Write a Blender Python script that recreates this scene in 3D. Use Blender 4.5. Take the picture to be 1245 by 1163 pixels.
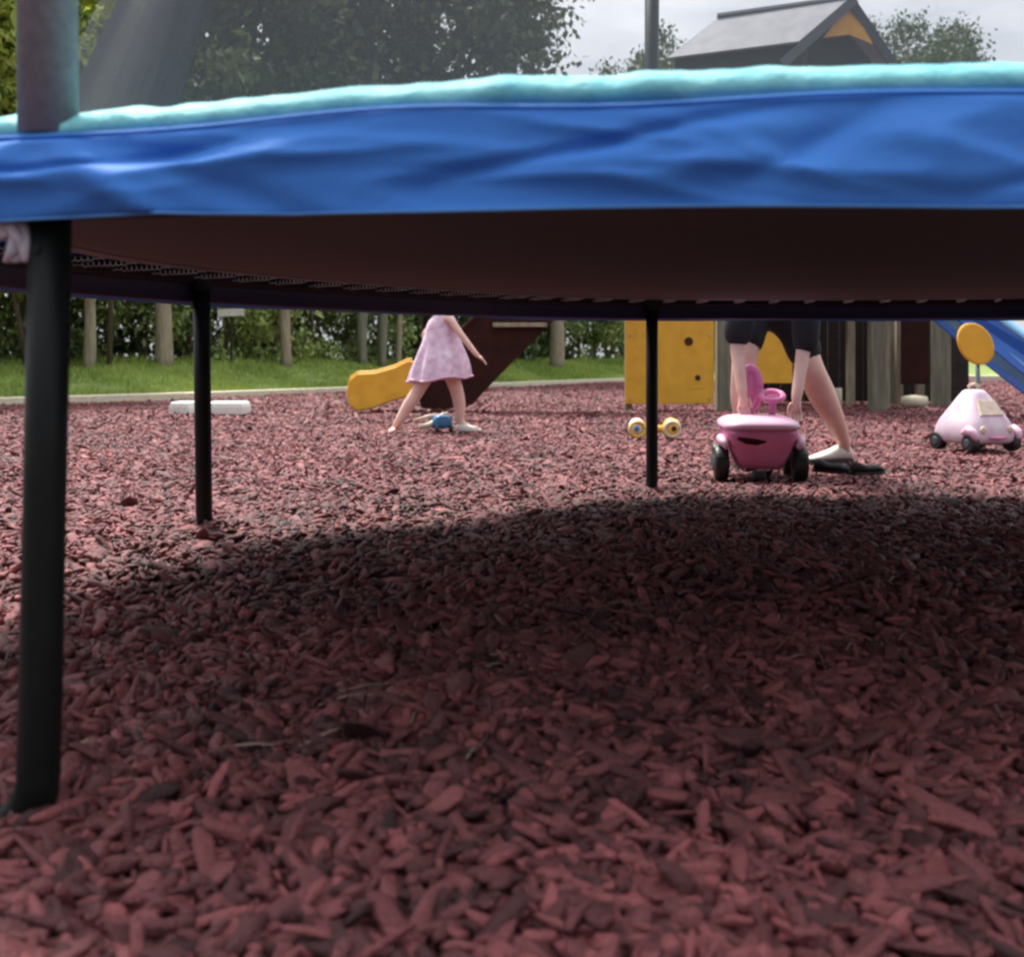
import bpy, bmesh, math, random
import numpy as np
from mathutils import Vector, Matrix, noise
for o in list(bpy.data.objects): bpy.data.objects.remove(o)
SC = bpy.context.scene
COL = SC.collection
R = math.radians
random.seed(7); RNG = np.random.default_rng(11)

# ---------------------------------------------------------------- camera
F = 1300.0; CAMH = 0.61; CX = 622.5; HY = 437.0
cd = bpy.data.cameras.new('camera'); cam = bpy.data.objects.new('camera', cd); COL.objects.link(cam)
cam.location = (0, 0, CAMH); cam.rotation_euler = (R(90), 0, 0)
cd.sensor_width = 36; cd.sensor_fit = 'HORIZONTAL'; cd.lens = F / 1245 * 36
cd.shift_y = -(1163 / 2 - HY) / 1245
cd.clip_start = .02; cd.clip_end = 2000
cd.dof.use_dof = True; cd.dof.focus_distance = 4.6; cd.dof.aperture_fstop = 4.5
SC.camera = cam
# ---------------------------------------------------------------- light
SUN_EL, SUN_AZ = 60, 330          # degrees, azimuth clockwise from +Y (ahead of the camera, to its left)
w = bpy.data.worlds.new('World'); SC.world = w; w.use_nodes = True
nt = w.node_tree; nt.nodes.clear()
out = nt.nodes.new('ShaderNodeOutputWorld'); bg = nt.nodes.new('ShaderNodeBackground')
sky = nt.nodes.new('ShaderNodeTexSky'); sky.sky_type = 'NISHITA'; sky.sun_disc = False
sky.sun_elevation = R(SUN_EL); sky.sun_rotation = R(SUN_AZ); sky.dust_density = 4; sky.air_density = 1.2
tc = nt.nodes.new('ShaderNodeTexCoord'); mp = nt.nodes.new('ShaderNodeMapping'); mp.inputs['Scale'].default_value = (2.2, 2.2, 6)
nz = nt.nodes.new('ShaderNodeTexNoise'); nz.inputs['Scale'].default_value = 2.4; nz.inputs['Detail'].default_value = 7; nz.inputs['Roughness'].default_value = .55
cr = nt.nodes.new('ShaderNodeValToRGB')
cr.color_ramp.elements[0].position = .33; cr.color_ramp.elements[0].color = (6.2, 6.5, 7.2, 1)
cr.color_ramp.elements[1].position = .68; cr.color_ramp.elements[1].color = (9.6, 9.7, 10.1, 1)
mx = nt.nodes.new('ShaderNodeMixRGB'); mx.inputs[0].default_value = .86
bg.inputs['Strength'].default_value = .092
L = nt.links.new
# overcast sky: about three times brighter overhead than at the horizon
sx = nt.nodes.new('ShaderNodeSeparateXYZ'); mr_ = nt.nodes.new('ShaderNodeMapRange'); mr_.inputs['From Min'].default_value = 0; mr_.inputs['From Max'].default_value = 1
mr_.inputs['To Min'].default_value = .52; mr_.inputs['To Max'].default_value = 1.95
vm = nt.nodes.new('ShaderNodeVectorMath'); vm.operation = 'SCALE'
L(tc.outputs['Generated'], sx.inputs[0]); L(sx.outputs['Z'], mr_.inputs['Value'])
my_ = nt.nodes.new('ShaderNodeMapRange'); my_.inputs['From Min'].default_value = -.9; my_.inputs['From Max'].default_value = .5  # added dimming of the sky behind the camera, deepening the trampoline's shade
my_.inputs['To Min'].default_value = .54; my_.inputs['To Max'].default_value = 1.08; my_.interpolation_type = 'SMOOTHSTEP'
mm_ = nt.nodes.new('ShaderNodeMath'); mm_.operation = 'MULTIPLY'
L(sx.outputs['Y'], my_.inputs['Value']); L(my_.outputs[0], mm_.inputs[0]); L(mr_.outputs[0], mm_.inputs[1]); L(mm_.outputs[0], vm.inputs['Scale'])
L(tc.outputs['Generated'], mp.inputs[0]); L(mp.outputs[0], nz.inputs['Vector']); L(nz.outputs[0], cr.inputs[0])
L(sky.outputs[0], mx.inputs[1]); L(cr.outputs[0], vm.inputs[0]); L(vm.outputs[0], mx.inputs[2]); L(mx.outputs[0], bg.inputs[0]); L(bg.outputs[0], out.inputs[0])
sd = bpy.data.lights.new('sun', 'SUN'); sun = bpy.data.objects.new('sun', sd); COL.objects.link(sun)
sd.energy = 4.3; sd.angle = R(13); sd.color = (1, .96, .9)
a, e = R(SUN_AZ), R(SUN_EL)
sun.rotation_euler = Vector((math.sin(a)*math.cos(e), math.cos(a)*math.cos(e), math.sin(e))).to_track_quat('Z', 'Y').to_euler()
SC.view_settings.view_transform = 'Standard'; SC.view_settings.look = 'None'
SC.view_settings.exposure = 0.74; SC.view_settings.gamma = 1
SC.cycles.pixel_filter_type = 'BLACKMAN_HARRIS'; SC.cycles.filter_width = 2.6
SC.cycles.transparent_max_bounces = 24

# ---------------------------------------------------------------- helpers
def mat(name, c1, c2=None, rough=.6, nscale=20, bump=0, bscale=60, metal=0, spec=.5, tone=False, trans=0, sheen=0, stretch=(1,1,1), detail=4):
    m = bpy.data.materials.new(name); m.use_nodes = True; t = m.node_tree; p = t.nodes['Principled BSDF']; l = t.links.new
    p.inputs['Roughness'].default_value = rough; p.inputs['Metallic'].default_value = metal
    p.inputs['Specular IOR Level'].default_value = spec
    if sheen: p.inputs['Sheen Weight'].default_value = sheen
    c2 = c2 or tuple(x*.8 for x in c1)
    co = t.nodes.new('ShaderNodeTexCoord'); mpn = t.nodes.new('ShaderNodeMapping'); mpn.inputs['Scale'].default_value = stretch
    l(co.outputs['Object'], mpn.inputs[0])
    ramp = t.nodes.new('ShaderNodeValToRGB'); ramp.color_ramp.elements[0].color = (*c2, 1); ramp.color_ramp.elements[1].color = (*c1, 1)
    if tone:
        at = t.nodes.new('ShaderNodeAttribute'); at.attribute_name = 'tone'; l(at.outputs['Fac'], ramp.inputs[0])
    else:
        n = t.nodes.new('ShaderNodeTexNoise'); n.inputs['Scale'].default_value = nscale; n.inputs['Detail'].default_value = detail
        l(mpn.outputs[0], n.inputs['Vector']); l(n.outputs[0], ramp.inputs[0])
        ramp.color_ramp.elements[0].position = .3; ramp.color_ramp.elements[1].position = .7
    l(ramp.outputs[0], p.inputs['Base Color'])
    if bump:
        n2 = t.nodes.new('ShaderNodeTexNoise'); n2.inputs['Scale'].default_value = bscale; n2.inputs['Detail'].default_value = 6
        b = t.nodes.new('ShaderNodeBump'); b.inputs['Strength'].default_value = bump; b.inputs['Distance'].default_value = .01
        l(mpn.outputs[0], n2.inputs['Vector']); l(n2.outputs[0], b.inputs['Height']); l(b.outputs[0], p.inputs['Normal'])
    if trans:
        tr = t.nodes.new('ShaderNodeBsdfTranslucent'); ms = t.nodes.new('ShaderNodeMixShader'); ms.inputs[0].default_value = trans
        l(ramp.outputs[0], tr.inputs[0]); l(p.outputs[0], ms.inputs[1]); l(tr.outputs[0], ms.inputs[2]); l(ms.outputs[0], t.nodes['Material Output'].inputs[0])
    return m
def tag(o, label=None, cat=None, group=None, kind=None):
    if label: o['label'] = label
    if cat: o['category'] = cat
    if group: o['group'] = group
    if kind: o['kind'] = kind
    return o
def empty(name, loc, rz=0, label=None, cat=None, group=None):
    o = bpy.data.objects.new(name, None); COL.objects.link(o); o.location = loc; o.rotation_euler = (0, 0, rz); o.empty_display_size = .1
    return tag(o, label, cat, group)
def link(name, me, m, parent=None, smooth=False):
    o = bpy.data.objects.new(name, me); COL.objects.link(o)
    if m: me.materials.append(m)
    if smooth: me.polygons.foreach_set('use_smooth', [True]*len(me.polygons))
    if parent: o.parent = parent
    return o
def px(x, y_or_z, z=None):
    """ground-plan X of an image column x at depth z"""
    return (x-CX)/F*y_or_z
class MB:
    def __init__(s): s.v = []; s.f = []
    def add(s, vs, fs, M=None):
        n = len(s.v); s.v += [tuple(M @ Vector(v)) if M else tuple(v) for v in vs]; s.f += [tuple(i+n for i in f) for f in fs]; return s
    def box(s, c, d, rot=(0,0,0), taper=1, bev=.0):
        from mathutils import Euler
        bm = bmesh.new(); bmesh.ops.create_cube(bm, size=1)
        for v in bm.verts:
            k = taper if v.co.z > 0 else 1
            v.co = Vector((v.co.x*d[0]*k, v.co.y*d[1]*k, v.co.z*d[2]))
        if bev: bmesh.ops.bevel(bm, geom=bm.edges[:], offset=bev, segments=2, affect='EDGES', profile=.6)
        M = Matrix.Translation(c) @ Euler(rot).to_matrix().to_4x4()
        bm.verts.index_update(); s.add([v.co for v in bm.verts], [[v.index for v in f.verts] for f in bm.faces], M); bm.free(); return s
    def tube(s, pts, r, n=14, closed=False, cap=True):
        pts = [Vector(p) for p in pts]; rs = r if isinstance(r, (list, tuple)) else [r]*len(pts); N = len(pts); base = len(s.v)
        up = None
        for i, p in enumerate(pts):
            if closed: t = pts[(i+1) % N]-pts[i-1]
            else: t = pts[min(i+1, N-1)]-pts[max(i-1, 0)]
            t.normalize()
            if up is None: up = t.orthogonal().normalized()
            up = (up - t*up.dot(t)).normalized(); b = t.cross(up)
            for k in range(n):
                an = 2*math.pi*k/n; s.v.append(tuple(p+(up*math.cos(an)+b*math.sin(an))*rs[i]))
        for i in range(N if closed else N-1):
            j = (i+1) % N
            for k in range(n): s.f.append((base+i*n+k, base+i*n+(k+1) % n, base+j*n+(k+1) % n, base+j*n+k))
        if cap and not closed:
            s.f.append(tuple(base+k for k in range(n))[::-1]); s.f.append(tuple(base+(N-1)*n+k for k in range(n)))
        return s
    def rings(s, rs, closed_ring=True, cap=True):
        base = len(s.v); n = len(rs[0])
        for r in rs: s.v += [tuple(p) for p in r]
        for i in range(len(rs)-1):
            for k in range(n if closed_ring else n-1):
                s.f.append((base+i*n+k, base+i*n+(k+1) % n, base+(i+1)*n+(k+1) % n, base+(i+1)*n+k))
        if cap and closed_ring:
            s.f.append(tuple(base+k for k in range(n))[::-1]); s.f.append(tuple(base+(len(rs)-1)*n+k for k in range(n)))
        return s
    def ball(s, c, r, sc=(1,1,1), u=20, v=12):
        bm = bmesh.new(); bmesh.ops.create_uvsphere(bm, u_segments=u, v_segments=v, radius=1)
        bm.verts.index_update(); s.add([(c[0]+p.co.x*r*sc[0], c[1]+p.co.y*r*sc[1], c[2]+p.co.z*r*sc[2]) for p in bm.verts], [[q.index for q in f.verts] for f in bm.faces]); bm.free(); return s
    def prism(s, poly, y0, y1):
        """polygon in XZ extruded from y0 to y1"""
        n = len(poly); s.add([(x, y0, z) for x, z in poly]+[(x, y1, z) for x, z in poly],
            [tuple(range(n)), tuple(range(2*n-1, n-1, -1))]+[(k, k+n, (k+1) % n+n, (k+1) % n) for k in range(n)]); return s
    def build(s, name, m, parent=None, smooth=False, bev=0, sub=0):
        me = bpy.data.meshes.new(name); me.from_pydata(s.v, [], s.f); me.validate()
        bm = bmesh.new(); bm.from_mesh(me); bmesh.ops.recalc_face_normals(bm, faces=bm.faces); bm.to_mesh(me); bm.free()
        o = link(name, me, m, parent, smooth)
        if bev:
            b = o.modifiers.new('bevel', 'BEVEL'); b.width = bev; b.segments = 2; b.limit_method = 'ANGLE'
        if sub:
            q = o.modifiers.new('subdivision', 'SUBSURF'); q.levels = sub; q.render_levels = sub
        if smooth and not sub:
            pass
        return o
def npmesh(name, V, Fq, m, parent=None, tone=None, smooth=True):
    me = bpy.data.meshes.new(name); k = Fq.shape[1]
    me.vertices.add(len(V)); me.vertices.foreach_set('co', V.astype(np.float32).ravel())
    me.loops.add(Fq.size); me.loops.foreach_set('vertex_index', Fq.astype(np.int32).ravel())
    me.polygons.add(len(Fq)); me.polygons.foreach_set('loop_start', np.arange(0, Fq.size, k, dtype=np.int32))
    me.polygons.foreach_set('use_smooth', np.full(len(Fq), smooth))
    me.update(calc_edges=True)
    if tone is not None:
        at = me.attributes.new('tone', 'FLOAT', 'POINT'); at.data.foreach_set('value', tone.astype(np.float32))
    o = bpy.data.objects.new(name, me); COL.objects.link(o); me.materials.append(m)
    if parent: o.parent = parent
    return o
def rotmats(n, tilt, rng=RNG):
    """random rotation: spin about Z, then tilts"""
    a = rng.uniform(0, 2*np.pi, n); b = rng.normal(0, tilt, n); c = rng.normal(0, tilt, n)
    def m(ax, t):
        c_, s_ = np.cos(t), np.sin(t); o = np.zeros((n, 3, 3)); i, j = [(1,2),(2,0),(0,1)][ax]
        o[:, ax, ax] = 1; o[:, i, i] = c_; o[:, j, j] = c_; o[:, i, j] = -s_; o[:, j, i] = s_; return o
    return m(2, a) @ m(1, b) @ m(0, c)
def vnoise(x, y, s, seed=0):
    rng = np.random.default_rng(seed); g = rng.uniform(-1, 1, (97, 97)); x = x/s+1000.3; y = y/s+1000.7
    i, j = np.floor(x).astype(int), np.floor(y).astype(int); u, v = x-i, y-j; u = u*u*(3-2*u); v = v*v*(3-2*v)
    G = lambda a, b: g[a % 97, b % 97]
    return (G(i,j)*(1-u)+G(i+1,j)*u)*(1-v)+(G(i,j+1)*(1-u)+G(i+1,j+1)*u)*v

# ---------------------------------------------------------------- materials
M_chip = mat('rubber_chips', (.39,.110,.112), (.045,.014,.015), rough=.55, tone=True, bump=.9, bscale=170, spec=.45)
M_base = mat('chip_bed', (.10,.033,.038), (.02,.008,.01), rough=.9, nscale=45, bump=1, bscale=70)
M_turf = mat('turf', (.24,.31,.07), (.12,.17,.035), rough=.9, nscale=3, bump=.6, bscale=40)
M_blade = mat('grass_blades', (.44,.54,.12), (.18,.27,.05), rough=.6, tone=True, trans=.3)
M_edge = mat('pale_timber', (.80,.73,.54), (.60,.53,.38), rough=.8, nscale=9, stretch=(1,1,6), bump=.3)
M_leafL = mat('laurel_leaf', (.62,.70,.16), (.12,.22,.04), rough=.38, tone=True, trans=.4)
M_leafD = mat('hedge_leaf', (.44,.54,.17), (.035,.075,.025), rough=.5, tone=True, trans=.2)
M_leafT = mat('tree_leaf', (.15,.19,.055), (.03,.055,.02), rough=.55, tone=True, trans=.2)
M_bark = mat('bark', (.17,.13,.09), (.07,.05,.035), rough=.9, nscale=8, stretch=(3,3,.5), bump=.8, bscale=20)
M_post = mat('weathered_post', (.42,.36,.25), (.22,.19,.13), rough=.85, nscale=6, stretch=(6,6,.6), bump=.4)
M_steel = mat('black_powder_coat', (.006,.008,.007), (.004,.005,.005), rough=.5, spec=.22, nscale=30, bump=.05, bscale=90)
M_mat_ = mat('jumping_mat', (.10,.086,.070), (.066,.057,.047), rough=.75, nscale=90, bump=.3, bscale=600)
M_blue = mat('blue_vinyl', (.055,.235,.70), (.042,.195,.62), rough=.68, nscale=5, bump=.25, bscale=28, spec=.3)
M_pipe = mat('blue_piping', (.09,.30,.66), (.07,.26,.6), rough=.45)
M_navy = mat('navy_vinyl', (.004,.012,.055), (.003,.008,.04), rough=.5)
M_aqua = mat('aqua_vinyl', (.27,.66,.65), (.12,.46,.54), rough=.65, nscale=13, bump=.7, bscale=34, spec=.3)
M_spring = mat('galvanised', (.62,.62,.63), (.4,.4,.4), rough=.3, metal=.8)
M_sleeve = mat('grey_foam_sleeve', (.24,.24,.245), (.18,.18,.185), rough=.75, nscale=60, bump=.15, bscale=200)
M_tie = mat('grey_white_cloth', (.6,.58,.62), (.35,.33,.38), rough=.8)
M_yel = mat('yellow_panel', (.86,.47,.035), (.72,.37,.03), rough=.55, nscale=7, bump=.2)
M_brown = mat('dark_brown_panel', (.045,.010,.007), (.022,.007,.005), rough=.75, nscale=6, bump=.2, spec=.2)
M_tim = mat('green_grey_timber', (.25,.24,.17), (.13,.125,.085), rough=.85, nscale=5, stretch=(6,6,.5), bump=.3)
M_dtim = mat('dark_timber', (.035,.024,.018), (.018,.012,.01), rough=.85, nscale=5, stretch=(1,1,4), bump=.4)
M_roof = mat('grey_roof_board', (.30,.31,.34), (.22,.23,.26), rough=.7, nscale=5, stretch=(1,1,1), bump=.2)
M_slate = mat('slate_trim', (.07,.075,.09), (.05,.055,.065), rough=.6)
M_sblue = mat('slide_blue', (.035,.16,.62), (.03,.13,.52), rough=.4, nscale=3)
M_sky = mat('slide_pale_blue', (.30,.62,.88), (.22,.5,.8), rough=.4, nscale=3)
M_white = mat('off_white_board', (.78,.76,.70), (.62,.60,.54), rough=.6, nscale=9)
M_skin = mat('skin', (.80,.52,.43), (.70,.42,.34), rough=.5, nscale=14)
M_hair = mat('brown_hair', (.10,.055,.03), (.05,.025,.015), rough=.5, nscale=40, stretch=(1,1,.1), bump=.6, bscale=120)
M_black = mat('black_cloth', (.010,.010,.013), (.006,.006,.008), rough=.85, bump=.3, bscale=60)
M_dress = mat('pink_print_cotton', (.86,.72,.82), (.62,.38,.54), rough=.8, nscale=17, bump=.15, bscale=50)
M_mag = mat('magenta_plastic', (.76,.26,.46), (.66,.19,.38), rough=.5, nscale=4)
M_lpk = mat('pale_pink_plastic', (.78,.48,.62), (.70,.40,.55), rough=.4, nscale=4)
M_wpk = mat('white_pink_plastic', (.66,.58,.62), (.58,.36,.47), rough=.55, nscale=9)
M_crm = mat('cream_plastic', (.72,.62,.46), (.55,.42,.34), rough=.5, nscale=18)
M_rub = mat('black_plastic', (.010,.010,.011), (.02,.02,.02), rough=.5)
M_toy = mat('toy_yellow', (.80,.55,.10), (.70,.40,.06), rough=.4, nscale=5)
M_tblue = mat('toy_blue', (.04,.22,.42), (.03,.12,.26), rough=.4, nscale=12)
M_straw = mat('dry_straw', (.34,.25,.20), (.20,.13,.10), rough=.7)
M_shoe = mat('white_canvas', (.74,.72,.64), (.6,.58,.5), rough=.7)
M_hole = mat('dark_hole', (.07,.02,.01), (.04,.012,.008), rough=.9)
M_teal = mat('teal_grey_metal', (.16,.24,.26), (.10,.15,.17), rough=.5)
# net: fine woven polyethylene, open weave
M_net = bpy.data.materials.new('safety_net'); M_net.use_nodes = True; t = M_net.node_tree; p = t.nodes['Principled BSDF']
p.inputs['Base Color'].default_value = (.20,.21,.23,1); p.inputs['Roughness'].default_value = .7; p.inputs['Alpha'].default_value = .20

M_net_dark = M_net.copy(); M_net_dark.name = 'dark_net_weave'; M_net_dark.node_tree.nodes['Principled BSDF'].inputs['Alpha'].default_value = .62; M_net_dark.node_tree.nodes['Principled BSDF'].inputs['Base Color'].default_value = (.030,.036,.052,1)
# ---------------------------------------------------------------- ground
KP = [(-30,4),(-14,10.2),(-6.9,14.4),(-5.2,16.5),(-2.6,20.9),(0,24.2),(2.67,29),(6,32.5),(14,34.5),(40,36)]
def kerb_y(x): return np.interp(x, [k[0] for k in KP], [k[1] for k in KP])
def gz(x, y):
    """height of the chip bed"""
    x = np.asarray(x, float); y = np.asarray(y, float)
    h = -.016+.014*vnoise(x, y, .9, 3)+.010*vnoise(x, y, .3, 5)
    h = h+.045*np.exp(-(((x+1.1)/.7)**2+((y-3.75)/.6)**2))
    return h*np.clip((y+.5)/1.5, 0, 1)
def bank(x, y): return np.clip((y-kerb_y(x))*.115, 0, .55)
xs = np.concatenate([np.linspace(-400,-14,12), np.linspace(-12,14,200), np.linspace(16,400,12)])
ys = np.concatenate([np.linspace(-60,-1,8), np.linspace(-.5,12,150), np.linspace(12.3,50,110), np.linspace(60,900,10)])
X, Y = np.meshgrid(xs, ys); Z = gz(X, Y)*(Y < 12)-.028
Z = Z + np.where(Y > kerb_y(X)+.1, -.25, 0)
V = np.stack([X, Y, Z], -1).reshape(-1, 3); nx, ny = len(xs), len(ys)
ii, jj = np.meshgrid(np.arange(nx-1), np.arange(ny-1)); q = (jj*nx+ii).ravel()
g = npmesh('ground', V, np.stack([q, q+1, q+nx+1, q+nx], -1), M_base); tag(g, kind='structure', label='dark reddish soil bed under the rubber chips')
# lawn bank beyond the edging, to the horizon
xs2 = np.concatenate([np.linspace(-400,-32,8), np.linspace(-30,40,141), np.linspace(45,400,8)]); d2 = np.concatenate([np.linspace(.06,9,24), np.array([14,22,40,80,200,900])])
X = np.repeat(xs2[None], len(d2), 0); Y = kerb_y(X)+d2[:, None]; Z = bank(X, Y)+.03*vnoise(X, Y, 1.2, 8)*(d2[:, None] > .3)+.02
V = np.stack([X, Y, Z], -1).reshape(-1, 3); nx, ny = len(xs2), len(d2)
ii, jj = np.meshgrid(np.arange(nx-1), np.arange(ny-1)); q = (jj*nx+ii).ravel()
tag(npmesh('lawn', V, np.stack([q, q+1, q+nx+1, q+nx], -1), M_turf), kind='structure', label='green grass bank behind the play area')
b = MB(); kx = np.linspace(-12, 30, 60)
b.rings([[(x, float(kerb_y(x))-.07, -.05), (x, float(kerb_y(x))-.07, .085), (x, float(kerb_y(x))+.07, .10), (x, float(kerb_y(x))+.07, -.05)] for x in kx])
tag(b.build('timber_edging', M_edge), 'pale timber edging between red chips and grass', 'edging')

# ---------------------------------------------------------------- chips (uncountable)
def chip_template(rng, nu, nv):
    """a rounded shred of rubber: closed ellipsoid-like grid, bent and dented"""
    us = np.linspace(0, 2*np.pi, nu, endpoint=False); vs = np.linspace(-np.pi/2, np.pi/2, nv)
    P = []
    sq = rng.uniform(.55, .9); bend = rng.uniform(-.5, .5); tw = rng.uniform(-.6, .6); ph = rng.uniform(0, 6.28, 3)
    for v in vs:
        for u in us:
            c = np.sign(np.cos(v))*abs(np.cos(v))**.6
            x = np.sin(v); y = c*np.sign(np.cos(u))*abs(np.cos(u))**sq; z = c*np.sign(np.sin(u))*abs(np.sin(u))**sq
            k = 1+.22*np.sin(2.3*x+ph[0])+.16*np.sin(5*x+ph[1]+u)
            y, z = y*k, z*k; y, z = y*np.cos(tw*x)-z*np.sin(tw*x), y*np.sin(tw*x)+z*np.cos(tw*x)
            jt = rng.normal(0, .07, 3)*(abs(v) < 1.5); P.append((x+jt[0], y+bend*x*x+jt[1], z+.25*bend*x*x+jt[2]*1.6))
    P = np.array(P); Q = [(j*nu+i, j*nu+(i+1) % nu, (j+1)*nu+(i+1) % nu, (j+1)*nu+i) for j in range(nv-1) for i in range(nu)]
    return P, np.array(Q)
def scatter(y0, y1, dens, nu, nv, L, thick, margin=1.25, seed=1, pile=.018):
    rng = np.random.default_rng(seed); half = .479*margin
    area = half*(y1**2-y0**2); n = int(area*dens)
    y = np.sqrt(rng.uniform(y0**2, y1**2, n)); x = rng.uniform(-1, 1, n)*half*y
    k = y < kerb_y(x)-.09; x, y = x[k], y[k]; n = len(x)
    T = [chip_template(rng, nu, nv) for _ in range(14)]; which = rng.integers(0, 14, n)
    Rm = rotmats(n, .36, rng)
    l = L*np.exp(rng.normal(0, .38, n)); shred = rng.random(n) < .4; l = np.where(shred, l*1.35, l); wr = np.where(shred, rng.uniform(.11, .24, n), rng.uniform(.28, .55, n))
    sc = np.stack([l, l*wr, thick*np.exp(rng.normal(0, .25, n))*np.ones(n)], -1)
    z = gz(x, y)+rng.uniform(-1, .8, n)*pile+np.where(rng.random(n) < .05, .008, 0)
    tone = np.clip(rng.beta(1.7, 2.4, n)+.28*vnoise(x, y, .35, 21)*.5+np.where(rng.random(n) < .03, .3, 0), 0, 1)
    Vs, Fs, Ts = [], [], []; off = 0
    for i in range(14):
        P, Q = T[i]; s = np.where(which == i)[0]; m = len(s)
        if not m: continue
        W = np.einsum('nij,nkj->nki', Rm[s], P[None]*sc[s][:, None])+np.stack([x[s], y[s], z[s]], -1)[:, None]
        Vs.append(W.reshape(-1, 3)); Fs.append((Q[None]+(np.arange(m)*len(P))[:, None, None]).reshape(-1, 4)+off); Ts.append(np.repeat(tone[s], len(P))); off += m*len(P)
    return np.concatenate(Vs), np.concatenate(Fs), np.concatenate(Ts)
parts = [scatter(.75, 2.6, 6200, 10, 7, .022, .0070, seed=2, pile=.024), scatter(2.6, 5.2, 4300, 8, 5, .020, .0066, seed=3, pile=.024),
         scatter(5.2, 10, 2100, 6, 4, .023, .007, margin=1.12, seed=4, pile=.016), scatter(10, 30, 480, 5, 3, .036, .014, margin=1.05, seed=5)]
off = 0; FF = []
for v, f, tt in parts: FF.append(f+off); off += len(v)
chips = npmesh('rubber_chips', np.concatenate([a[0] for a in parts]), np.concatenate(FF), M_chip, tone=np.concatenate([a[2] for a in parts]))
tag(chips, 'dusky red rubber play chips covering the ground', 'rubber chips', kind='stuff')

# thin dry stalks and litter caught between the chips
rng_ = np.random.default_rng(77); n = 420; y = rng_.uniform(1.6, 8, n); x = rng_.uniform(-.5, .5, n)*y*1.1; an = rng_.uniform(0, np.pi, n); ln = rng_.uniform(.02, .07, n); z = gz(x, y)+.019+rng_.uniform(0, .006, n)
dx, dy = np.cos(an)*ln, np.sin(an)*ln; wx, wy = -np.sin(an)*.0016, np.cos(an)*.0016; dz = rng_.normal(0, .006, n)
V = np.stack([np.stack([x-dx-wx, y-dy-wy, z-dz], -1), np.stack([x-dx+wx, y-dy+wy, z-dz+.002], -1), np.stack([x+wx, y+wy, z+.008], -1), np.stack([x+dx, y+dy, z+dz], -1), np.stack([x-wx, y-wy, z+.006], -1)], 1).reshape(-1, 3)
b5 = (np.arange(n)*5)[:, None]; Fq = np.concatenate([b5+np.array([[0, 1, 2, 4]]), b5+np.array([[4, 2, 3, 3]])[:, :4]])
Fq = np.concatenate([b5+np.array([[0, 1, 2]]), b5+np.array([[0, 2, 4]]), b5+np.array([[4, 2, 3]])])
tag(npmesh('dry_stalks', V, Fq, M_straw, smooth=False), 'thin pale dry stalks scattered over the red chips', 'litter', kind='stuff')
# ---------------------------------------------------------------- grass blades
def leaves(P, size, tone, seed=0, flat=1.0, narrow=.45):
    rng = np.random.default_rng(seed); n = len(P); Rm = rotmats(n, flat, rng)
    s = size*np.exp(rng.normal(0, .25, n))
    q = np.array([(-1,0,0),(0,-narrow,.12),(1,0,0),(0,narrow,.12)])*.5
    V = np.einsum('nij,nkj->nki', Rm, q[None]*s[:, None, None])+P[:, None]
    return V.reshape(-1, 3), np.arange(n*4).reshape(-1, 4), np.repeat(tone, 4)
n = 70000; x = RNG.uniform(-9.5, 14, n); y = kerb_y(x)+RNG.uniform(.02, 1, n)**1.3*5.5+.06
z = bank(x, y)+.02; hgt = RNG.uniform(.03, .11, n)*(1+.8*vnoise(x, y, .6, 4)); aa = RNG.uniform(0, 6.28, n)
dx, dy = np.cos(aa)*.012, np.sin(aa)*.012; lean = RNG.normal(0, .03, (n, 2))
V = np.stack([np.stack([x-dx, y-dy, z-.01], -1), np.stack([x+dx, y+dy, z-.01], -1), np.stack([x+lean[:,0], y+lean[:,1], z+hgt], -1)], 1).reshape(-1, 3)
gt = np.clip(.5+.35*vnoise(x, y, 1.1, 9)+.25*vnoise(x, y, .35, 12)+RNG.normal(0, .25, n), 0, 1); 
tag(npmesh('grass', V, np.arange(n*3).reshape(-1, 3), M_blade, tone=np.repeat(gt, 3), smooth=False), 'short green grass behind the edging', 'grass', kind='stuff')

# ---------------------------------------------------------------- hedge and trees
def hedge(name, xa, xb, dist, h, depth, n, size, m, label, seed, z0=0, clump=.5, cat='hedge'):
    rng = np.random.default_rng(seed); root = empty(name, ((xa+xb)/2, float(kerb_y((xa+xb)/2))+dist, .3), label=label, cat=cat)
    nc = int((xb-xa)*h*3.2); cx = rng.uniform(xa, xb, nc); cz = rng.uniform(z0, h, nc); cy = kerb_y(cx)+dist+rng.beta(1.2, 2, nc)*depth
    w = rng.integers(0, nc, n); r = rng.normal(0, 1, (n, 3))*np.array([.34, .26, .26])*clump*1.6
    P = np.stack([cx[w], cy[w], cz[w]], -1)+r; P[:, 2] = np.maximum(P[:, 2], .02)
    P[:, 2] += bank(P[:, 0], P[:, 1])
    ct = rng.uniform(0, 1, nc)**1.3; tone = np.clip(ct[w]*.75+rng.normal(.15, .2, n), 0, 1)
    P -= np.array(root.location)
    v, f, tt = leaves(P, size, tone, seed, flat=.9)
    npmesh('foliage', v, f, m, root, tone=tt, smooth=False)
    b = MB(); k = 0
    while xa+k*.55 < xb:
        x = xa+k*.55+rng.uniform(-.2, .2); y = float(kerb_y(x))+dist+depth*.6; zb = float(bank(x, y)); k += 1
        q = [(x-root.location.x, y-root.location.y, zb-.1-.3)]
        for s in range(4):
            q.append((q[-1][0]+rng.normal(0, .12), q[-1][1]+rng.normal(0, .1), q[-1][2]+h*.22))
        b.tube(q, [.05,.045,.035,.025,.012], n=6)
    b.build('stems', M_bark, root, smooth=True)
    return root
hedge('laurel_hedge', -10.4, -7.0, 3.2, 8.0, 1.6, 34000, .22, M_leafL, 'tall sunlit yellow green laurel hedge at the left edge', 31, clump=.55, z0=1.6)
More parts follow.
